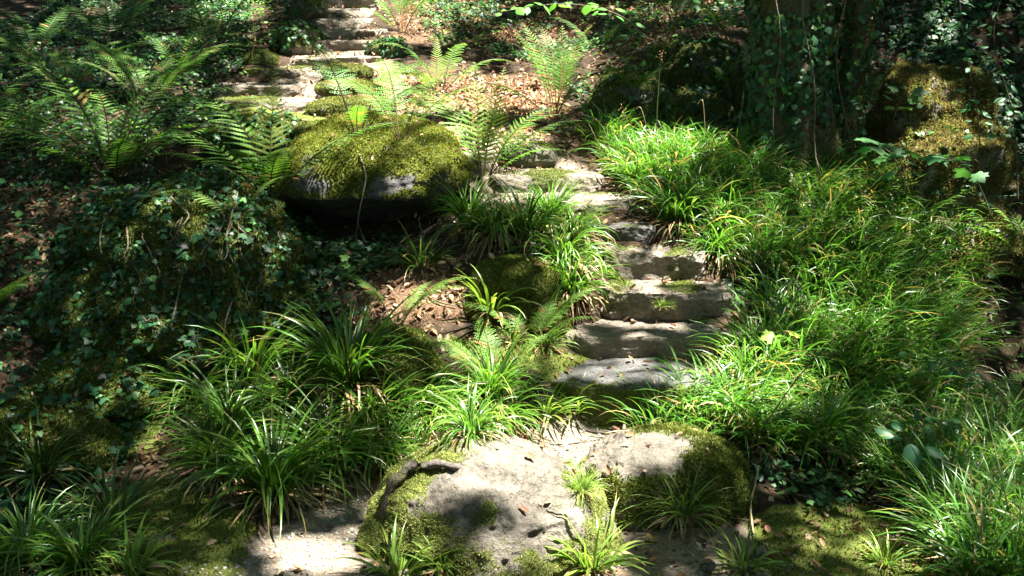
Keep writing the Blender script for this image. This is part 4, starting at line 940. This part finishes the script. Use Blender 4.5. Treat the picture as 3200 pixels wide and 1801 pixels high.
# light plan of the canopy: (px, v, rx, ry, openness) where the sun comes through
LIT = [(960,470,150,30,.5),(1100,480,60,40,.6),(860,160,120,42,1),(760,150,60,25,.9),(880,225,110,60,1),(960,280,200,55,1),(750,262,120,34,1),(640,242,100,12,.95),(1080,215,150,60,.8),(1010,45,110,60,.9),(880,22,60,10,.4),(230,330,160,60,.3),(690,350,60,80,.7),(790,350,50,30,.8),(130,300,60,40,.25),(960,105,40,14,.9),
 (1160,30,100,22,.5),(1330,90,80,18,.4),(1640,40,70,15,.3),(1800,20,60,15,.3),(575,30,85,24,1),(250,15,40,25,.5),(1400,190,110,90,.85),(1220,290,190,90,.9),(1300,250,80,60,.8),(960,392,190,40,1),(860,430,80,40,.6),(1120,450,50,50,.7),
 (820,370,60,30,.6),(700,330,60,70,.6),(1330,440,90,32,1),(1440,440,70,30,.7),(1470,485,120,20,1),(1620,400,110,70,1),(1700,370,80,40,.9),(1480,530,60,40,.6),(1450,640,70,70,.8),(1470,730,45,70,.8),(1400,560,90,40,.6),
 (1620,604,120,12,.6),(1660,694,150,14,.8),(1560,735,60,30,.6),(1650,793,180,15,.9),(1340,470,90,40,.6),(1240,540,80,30,.3),(1060,770,120,40,.7),(1110,800,60,40,.9),(1230,880,120,60,.8),(1380,850,60,40,.7),(1250,950,60,60,.6),
 (1060,1070,70,50,.7),(1150,1090,110,85,1),(1000,1130,50,60,.4),(640,990,60,50,.35),(850,1050,60,60,.35),(700,1200,80,40,.3),(1240,1130,70,40,.9),(1400,1130,150,32,1),(1500,1100,40,15,.4),(1300,1200,180,25,1),(1390,1230,130,50,1),(1450,1320,85,80,1.1),(1410,1275,85,50,1),(1480,1400,55,55,1.1),(1050,1320,60,100,.35),(1160,1390,110,60,.45),(1330,1400,90,50,.4),
 (1600,1135,90,35,1),(1540,1180,40,40,.6),(1560,920,150,25,.5),(1560,536,50,12,.6),(700,1080,330,140,.13),(2100,700,350,250,.1),(450,560,200,80,.08),(1090,90,40,20,.6),(1180,240,120,45,1),(1050,310,160,40,1),(800,1400,95,26,1),(700,1385,50,14,.4),(890,1375,50,30,.6),(1830,1000,120,60,.9),(1900,1040,110,50,.8),(1700,1040,80,40,.6),(1780,1040,70,60,.8),(1760,650,60,50,.8),(1850,600,90,40,.3),(2000,560,90,30,.12),
 (2060,760,120,40,.3),(2100,870,100,40,.35),(1950,820,60,30,.15),(2330,250,60,50,1),(2300,320,60,60,1),(2340,370,90,35,.9),(2420,440,60,60,.6),(2350,90,40,40,.6),(2240,150,30,60,.4),(2460,330,60,60,.5),(2340,450,60,50,.6),(2440,560,60,40,.4),(2330,620,60,30,.4),
 (2400,650,50,20,.5),(2500,600,70,30,.6),(2500,1280,70,80,.3),(2480,1400,110,50,.3),(2300,1400,150,40,.25),(2150,1360,100,30,.2),(400,225,110,30,.3),(300,170,110,18,.3),(150,130,100,6,.2),(600,185,40,25,.25),(430,110,70,10,.5),(600,262,50,20,.4),(480,290,40,30,.2),
 (90,260,60,20,.15),(1990,200,60,80,.25),(1930,350,50,40,.35),(520,520,160,40,.2),(620,640,80,60,.2),(350,1160,80,30,.25),(1560,560,50,20,.5),(1600,925,120,18,.2),(1610,745,110,35,.45),(1610,650,90,30,.35),(1570,570,60,20,.3),(2300,270,40,60,1),(2360,340,60,50,1)]
LITA = np.array(LIT, float)
def openness(px, v):
    o = np.zeros(np.shape(px))
    for cx, cy, rx, ry, k in LITA:
        gr = 8 + v * .015
        d = np.sqrt(((px - cx) / (rx + gr)) ** 2 + ((v - cy) / (ry + gr * .75)) ** 2); o = np.maximum(o, k * np.clip((1.15 - d) / .25, 0, 1))
    return o
from mathutils.bvhtree import BVHTree
def build_bvh():
    vs = np.concatenate([GV] + ROCKV); off = len(GV); fs = [quads]
    for w_, q_ in zip(ROCKV, ROCKF): fs.append(q_ + off); off += len(w_)
    return BVHTree.FromPolygons([tuple(p) for p in vs.tolist()], [tuple(f) for f in np.concatenate(fs).tolist()])
bv = build_bvh()
ts = np.array(TO_SUN)
def canopy(n, x0, x1, y0, y1, size, thr=.0):
    """leaves whose sun shadow falls on a uniform plan; sparse where the plan is open"""
    gxx = rng.uniform(x0, x1, n); gyy = rng.uniform(y0, y1, n); gz = hz(gxx, gyy)
    H = rng.uniform(CAN_LO, CAN_HI, n) + np.maximum(0, gz - .5) * .6; t = (H - gz) / ts[2]
    P = np.stack([gxx, gyy, gz], -1) + ts * t[:, None]
    down = Vector((-TO_SUN)); keep = np.ones(n, bool); hp = np.zeros((n, 3))
    for i in range(n):
        h = bv.ray_cast(Vector(P[i].tolist()), down, 30)
        hp[i] = h[0] if h[0] is not None else (0, -9, 0)
    px, v = proj(hp); o = openness(px, v); o = np.where(hp[:, 1] < 2.0, 0, o)
    sp = fbm(hp * 4.5, 2, 201) - .5 * ((v < 150) & (px < 760)) - .5 * (v < 60) - .5 * ((px > 1500) & (px < 2200) & (v < 330) & (v > 90)); o = np.maximum(o, .5 * np.clip((sp - .46) * 6, 0, 1))
    o = np.where(o < .88, np.clip(o + .12 * fbm(hp * 6, 2, 202) * (o > .02), 0, 1), 1)
    keep = rng.random(n) < np.clip(-np.log(np.clip(o * 1.1, .05, 1)) / 5.0, 0, 1)
    P = P[keep]; return P, size * (.6 + .8 * rng.random(len(P)))
CA, CS = canopy(260000, -7.6, 7.0, 2.6, 16.0, .082)
# unseen wider, looser roof of the wood, added to cut skylight
n = 24000; P = np.stack([rng.uniform(-13, 13, n), rng.uniform(-9, 22, n), rng.uniform(CAN_LO + .5, CAN_HI + 1.5, n)], -1); P[:, 2] += np.maximum(0, hz(P[:, 0], P[:, 1]) - 1) * .7
m = fbm(P * .6, 2, 301) > -.45
P = P[m]; m = np.ones(len(P), bool)
for i in range(len(P)):
    h = bv.ray_cast(Vector(P[i].tolist()), Vector((-TO_SUN)), 40)
    if h[0] is not None:
        q = h[0]; m[i] = not (-7.7 < q.x < 7.1 and 2.5 < q.y < 16.1)
P = P[m]
CA = np.concatenate([CA, P]); CS = np.concatenate([CS, .26 * (.6 + .8 * rng.random(len(P)))])
n = 36000; a = rng.random(n) * 6.283; rr_ = rng.uniform(10.5, 14, n); P = np.stack([rr_ * np.cos(a), 6 + 1.1 * rr_ * np.sin(a), rng.uniform(.3, 8.5, n)], -1); P[:, 2] += hz(P[:, 0], P[:, 1])  # unseen ring of leaves from the ground up, added to block horizon skylight
m = (np.abs(P[:, 0]) > .62 * P[:, 1] + .8) | (P[:, 1] > 15.5); P = P[m]; CA = np.concatenate([CA, P]); CS = np.concatenate([CS, .33 * (.6 + .8 * rng.random(len(P)))])
QUADL = (np.array([[0, -.5, 0], [.42, .0, .05], [0, .55, -.04], [-.42, .0, .05]]), np.zeros((0, 3), int), np.array([[0, 1, 2, 3]]))
TP = np.array([t[1][:2] for t in TREES]); own = np.argmin(((CA[:, None, :2] - TP[None]) ** 2).sum(-1), 1)
for i, r in enumerate(roots):
    k = own == i; P = CA[k] - TREES[i][1]; n = len(P)
    if n == 0: continue
    D = unit(np.array([0, 0, .7]) + .6 * rng.standard_normal((n, 3)) + .4 * ts); X = stamp(QUADL, frames(D, rng.random(n) * 6.28), P, CS[k] * 1.25, jitter((.05, .115, .025), n, .25))
    o = obj('crown_light_screen', mesh_np('crown_light_screen', X[0], None, X[2], X[3], [M_CROWN]), r)  # crown with gaps shaped for the sun, plus the added skylight-blocking leaves

# ------------------------------------------------------------------ saplings, stalks, root, twigs
def sapling(label, pts, leaves, size, tm=SYC, col=(.06, .16, .05), group=None, seed=0, name='sapling', cat='sapling', r=.006):
    """pts: world points of the stem; leaves in opposite pairs along the upper part"""
    rs = np.random.default_rng(seed); pts = smooth_path(pts, 20); o = pts[0]; root = thing(name, o, label, cat, group)
    v, q = tube(pts - o, np.linspace(r, r * .3, 20), 6); obj('stem', mesh_np('stem', v, quads=q, mats=[M_TWIG]), root)
    tan = unit(np.gradient(pts, axis=0)); P, D, S = [], [], []
    for k in range(leaves):
        u = .25 + .75 * (k + 1) / leaves; i = min(19, int(u * 19)); a = rs.uniform(0, 6.28)
        for s in (0, math.pi):
            d = np.array([math.cos(a + s), math.sin(a + s), rs.uniform(-.1, .3)]); P.append(pts[i] + d * size * .7 - o); D.append(d); S.append(size * (.7 + .6 * rs.random()))
    P = np.array(P); D = unit(np.array(D)); N = unit(np.array([0, -.25, 1.0]) + .3 * rs.standard_normal(D.shape)); Y_ = unit(D - (D * N).sum(-1, keepdims=True) * N); Xx = np.cross(Y_, N)
    for k in range(len(P)):
        X = stamp(tm, np.stack([Xx[k], Y_[k], N[k]], -1)[None], P[k][None], S[k:k + 1], jitter(col, 1, .15))
        obj('leaf', mesh_np('leaf', X[0], X[1], X[2], X[3], [M_SOFT]), root)
    return root
SG = 'broad leaved saplings on the right'
sapling('young sycamore with broad lobed leaves in front of the right bank', [at(2290, 560, 6.9), at(2270, 450, 6.6), at(2240, 385, 6.2), at(2200, 370, 6.0)], 5, .09, seed=1, group=SG)
sapling('young sycamore twig with drooping lobed leaves over the brown rock', [at(2500, 560, 6.9), at(2450, 440, 6.5), at(2400, 400, 6.2), at(2330, 395, 6.0)], 5, .08, seed=2, group=SG)
sapling('leafy sycamore shoot lit by sun beside the ivied trunk', [at(2240, 330, 7.6), at(2260, 260, 7.3), at(2280, 230, 7.1)], 4, .08, seed=3, group=SG, col=(.1, .22, .06))
sapling('slender sapling rising at the upper right with paired oval leaves', [at(2470, 480, 7.2), at(2460, 300, 6.9), at(2430, 130, 6.6), at(2410, -30, 6.4)], 18, .06, OVAL, seed=4, group=SG, col=(.045, .14, .06))
sapling('slender sapling in the top right corner', [at(2560, 500, 7.2), at(2550, 300, 6.9), at(2500, 100, 6.7), at(2530, -40, 6.5)], 18, .06, OVAL, seed=5, group=SG, col=(.045, .13, .05))
sapling('low bramble like shoot reaching over the dark gully', [at(2560, 1040, 5.4), at(2460, 960, 5.2), at(2380, 920, 5.1), at(2300, 900, 5.0)], 10, .055, OVAL, seed=6, group=SG, col=(.06, .17, .07))
sapling('leafy shoot with toothed leaves hanging over the gully edge', [at(2540, 1180, 4.9), at(2460, 1100, 4.8), at(2380, 1060, 4.7), at(2300, 1080, 4.6)], 10, .055, OVAL, seed=7, group=SG, col=(.06, .17, .07))
sapling('shoot with three large pale leaves above the bottom right grass', [at(2330, 1200, 4.4), at(2300, 1130, 4.35), at(2275, 1100, 4.3)], 3, .10, OVAL, seed=8, group=SG, col=(.05, .17, .07))
sapling('leafy twig overhanging the background at the top centre', [at(1660, 130, 9.0), at(1560, 40, 8.8), at(1420, 10, 8.6), at(1260, 30, 8.4)], 12, .10, OVAL, seed=9, col=(.09, .22, .05), name='leafy_twig', cat='twig')
sapling('thin sapling among the dim ferns left of the ivied trunk', [at(1800, 200, 8.3), at(1790, 100, 8.2), at(1740, 0, 8.0)], 12, .075, OVAL, seed=10, group=SG, col=(.04, .12, .03))
sapling('thin sapling in front of the dark outcrop', [at(1545, 250, 8.0), at(1560, 150, 7.9), at(1600, 80, 7.8)], 10, .07, OVAL, seed=11, group=SG, col=(.05, .14, .03))
sapling('trailing bramble shoot over the ground right of the shuttlecock fern', [at(1500, 340, 7.6), at(1530, 300, 7.5), at(1560, 285, 7.4)], 5, .06, OVAL, seed=12, name='bramble_shoot', cat='bramble', col=(.08, .18, .04))
sapling('young plant with small bright leaves on the litter by the path bend', [at(995, 1010, 4.7), at(990, 990, 4.68), at(985, 965, 4.66)], 3, .035, OVAL, seed=13, name='seedling', cat='seedling', col=(.15, .28, .06), r=.002)
sapling('seedling with pale lobed leaves beneath the undercut boulder', [at(880, 690, 5.8), at(885, 670, 5.75), at(890, 655, 5.7)], 5, .05, SYC, seed=14, name='seedling', cat='seedling', col=(.14, .25, .07), r=.002)
sapling('seedling with lobed leaves right of the domed boulder crest', [at(1445, 1230, 4.0), at(1448, 1200, 3.98), at(1450, 1180, 3.97)], 4, .035, SYC, seed=15, name='seedling', cat='seedling', col=(.15, .27, .07), r=.002)
sapling('yellow lobed leaf seedling among the bank grass', [at(1960, 890, 5.2), at(1962, 860, 5.15), at(1965, 842, 5.1)], 2, .06, SYC, seed=16, name='seedling', cat='seedling', col=(.17, .28, .04), r=.002)
sapling('pair of bright yellow green leaves on the bottom right moss', [at(2100, 1345, 3.85), at(2102, 1330, 3.84), at(2105, 1322, 3.83)], 2, .025, OVAL, seed=17, name='seedling', cat='seedling', col=(.25, .38, .05), r=.0015)
sapling('clover like seedling on the left flank of the domed boulder', [at(955, 1390, 3.75), at(955, 1375, 3.7), at(957, 1360, 3.68)], 4, .028, OVAL, seed=18, name='seedling', cat='seedling', col=(.13, .26, .08), r=.0015)

def stalk(label, pts, r=.003, mat=None, head=0, group='tall seed stalks', name='seed_stalk', cat='grass stalk', seed=0, hs=.012):
    rs = np.random.default_rng(seed); pts = smooth_path(pts, 18); o = pts[0]; root = thing(name, o, label, cat, group)
    v, q = tube(pts - o, np.linspace(r, r * .45, 18), 5); obj('stalk', mesh_np('stalk', v, quads=q, mats=[mat or M_STRAW]), root)
    if head:
        P = pts[17] - o + rs.standard_normal((head, 3)) * np.array([.012, .012, .03]); C = jitter((.30, .20, .11), head, .3)
        X = stamp(OVAL, frames(unit(rs.standard_normal((head, 3))), rs.random(head) * 6.28), P, np.full(head, hs), C); obj('seed_head', mesh_np('seed_head', X[0], X[1], X[2], X[3], [M_DRY]), root)
def gp(px, v): return ground_at(px, v)
def stk(px, v, tips): b = gp(px, v); return [b] + [at(a, c, b[1] + d) for a, c, d in tips]
stalk('tallest seed stalk, brown headed, above the sunlit bank grass', stk(1650, 400, [(1652, 300, -.05), (1658, 200, -.08), (1663, 140, -.1)]), .004, M_STEM_GR, 26, seed=1)
stalk('short stalk with curled brown seed cluster behind the bank grass', stk(1575, 400, [(1580, 340, -.05), (1578, 300, -.06), (1568, 288, -.06)]), .0025, None, 22, seed=2)
stalk('bent straw stalk left of the tallest one', stk(1625, 390, [(1625, 320, 0), (1612, 272, 0), (1600, 275, 0)]), .0025, None, 0, seed=3)
stalk('straw stalk rising before the dark outcrop near the ivied tree', stk(1785, 440, [(1775, 340, 0), (1768, 255, 0), (1755, 262, 0)]), .0025, None, 0, seed=4)
stalk('pair leaning straw stalk at the end of the topmost slab', stk(1530, 420, [(1505, 360, 0), (1480, 310, -.05)]), .0025, None, 0, seed=5)
stalk('bent brown stalk beside the topmost slab', stk(1540, 415, [(1525, 340, 0), (1500, 300, 0), (1490, 305, 0)]), .0025, None, 0, seed=6)
stalk('pale stalk with white tip on the upper left slope', stk(633, 150, [(637, 120, 0), (641, 95, 0)]), .004, None, 14, seed=7, hs=.02)
stalk('pale stalk with white tip lower on the left slope', stk(455, 190, [(460, 160, 0), (468, 135, 0)]), .004, None, 12, seed=8, hs=.02)
stalk('long pale grass stem leaning across the left litter', stk(700, 900, [(780, 800, -.1), (880, 700, -.1), (925, 655, 0)]), .0025, M_STEM_GR, 0, seed=9)
stalk('long dark diagonal stem leaning over the right bank', stk(1850, 1180, [(2000, 960, -.2), (2100, 850, -.2), (2170, 760, 0)]), .003, M_STEM_DK, 10, seed=10)
stalk('yellow green upright stem in the middle of the bank grass', stk(2010, 850, [(2015, 740, -.1), (2025, 640, -.1)]), .003, M_STEM_GR, 0, seed=11)
stalk('pale arching grass stem at the right edge over the gully', stk(2330, 900, [(2430, 840, -.2), (2520, 815, -.3), (2590, 810, -.3)]), .003, M_STRAW, 0, seed=12)
stalk('bright long grass stem in front of the gully at the right', stk(2550, 1400, [(2530, 1250, 0), (2500, 1120, .1), (2470, 990, .2)]), .004, M_STEM_GR, 0, seed=13)
stalk('white leaning straw against the right end of the topmost slab', stk(1465, 500, [(1500, 450, 0), (1540, 405, 0)]), .0025, None, 0, seed=14)
stalk('rusty upright stalk in front of the shaded left tussocks', stk(955, 1150, [(955, 1050, 0), (965, 960, -.05), (975, 905, -.05)]), .003, M_STEM_BR, 8, seed=15)
stalk('orange bent grass leaf reaching over the pale path', stk(1325, 1100, [(1290, 1060, -.1), (1250, 1020, -.1), (1235, 1035, -.1)]), .003, M_STRAW, 0, seed=16)
# twigs
def twig(label, pts, r, mat=None, group=None, name='twig', cat='twig', branch=()):
    pts = smooth_path(pts, 20); o = pts[0].copy(); root = thing(name, o, label, cat, group)
    nn = fbm(pts * 14, 2, 5); pts = pts + np.stack([nn, np.roll(nn, 3), np.roll(nn, 7)], -1) * r * .8
    v, q = tube(pts - o, np.linspace(r, r * .5, 20) * (1 + .2 * np.sin(np.arange(20) * 1.7)), 8); obj('branch', mesh_np('branch', v, quads=q, mats=[mat or M_TWIG]), root)
    for b in branch:
        bp = smooth_path(b, 8); v, q = tube(bp - o, np.linspace(r * .5, r * .2, 8), 5); obj('side_branch', mesh_np('side_branch', v, quads=q, mats=[mat or M_TWIG]), root)
n = 1500; P = scatter(9000, (-5, 5), (3, 12), lambda px, v, P: ~in_poly(px, v, BANK))[:n]; n = len(P)
STICK = (np.array([[-.5, -.012, 0], [-.5, .012, .0], [-.5, 0, .02], [.1, .02, .03], [.1, .04, .03], [.1, .03, .05], [.5, -.006, .0], [.5, .006, .0], [.5, 0, .01]]), np.zeros((0, 3), int), np.array([[0, 1, 4, 3], [1, 2, 5, 4], [2, 0, 3, 5], [3, 4, 7, 6], [4, 5, 8, 7], [5, 3, 6, 8]]))
X = stamp(STICK, frames(hn(P[:, 0], P[:, 1]) + .15 * rng.standard_normal((n, 3)), rng.random(n) * 6.28), P + np.array([0, 0, .012]), .06 + .16 * rng.random(n) ** 2, jitter((.17, .13, .09), n, .4, (.36, .30, .22), .2))
tag(obj('fallen_twigs', mesh_np('fallen_twigs', X[0], None, X[2], X[3], [M_DRY])), 'small broken twigs scattered over the woodland floor', 'twigs', kind='stuff')
twig('thick dark curved root hugging the left of the domed boulder', [gp(960, 1300) + [0, 0, -.01], gp(990, 1240) + [0, 0, .03], gp(1030, 1200) + [0, 0, .035], gp(1085, 1182) + [0, 0, .03], gp(1150, 1178) + [0, 0, .005], gp(1230, 1168) + [0, 0, -.02]], .024, M_ROOT, name='tree_root', cat='root')
twig('thin bare stem trailing down the face of the big mossy boulder', [gp(905, 395) + [0, -.01, .02], gp(922, 440) + [0, -.03, 0], gp(915, 490) + [0, -.05, 0], at(900, 560, 6.0), at(893, 620, 6.0)], .006, branch=[[at(900, 560, 6.0), at(915, 600, 6.0), at(930, 625, 6.0)]])
twig('long thin rootlet lying across the pale path', [gp(1390, 1120) + [0, 0, .006], gp(1440, 1118) + [0, 0, .006], gp(1480, 1112) + [0, 0, .008], gp(1510, 1108) + [0, 0, .006]], .004)
twig('pale dry stick beside the bottom right path', [gp(1895, 1350) + [0, 0, .01], gp(1885, 1290) + [0, -.02, .05], gp(1900, 1200) + [0, -.05, .08]], .006, M_STRAW)
twig('pale peeled stick lying on the ivy covered boulder', [gp(560, 880) + [0, -.03, .02], gp(575, 820) + [0, -.04, .03], gp(590, 760) + [0, -.04, .02]], .006)
twig('second pale stick on the left part of the ivy covered boulder', [gp(435, 830) + [0, -.03, .02], gp(460, 730) + [0, -.04, .03], gp(470, 680) + [0, -.04, .02]], .005)
twig('thin stick hanging down the right side of the ivy covered boulder', [gp(745, 800) + [0, -.03, .02], gp(750, 700) + [0, -.05, .03], gp(745, 640) + [0, -.04, .02]], .004)
twig('bare branching twig hanging in the dark beyond the shuttlecock fern', [at(1530, 200, 7.9), at(1525, 260, 7.8), at(1535, 320, 7.7)], .006, branch=[[at(1525, 260, 7.8), at(1510, 290, 7.7), at(1500, 300, 7.7)], [at(1528, 280, 7.8), at(1550, 310, 7.7)]])
twig('weathered pale knot of wood at the foot of the ivied tree', [gp(1975, 395) + [0, -.03, .04], gp(1985, 370) + [0, -.05, .08], gp(1972, 355) + [0, -.04, .1]], .014)
twig('fallen stick on the litter left of the yellow green tussock', [gp(1060, 745) + [0, 0, .02], gp(1110, 770) + [0, 0, .02], gp(1150, 780) + [0, 0, .02]], .006)
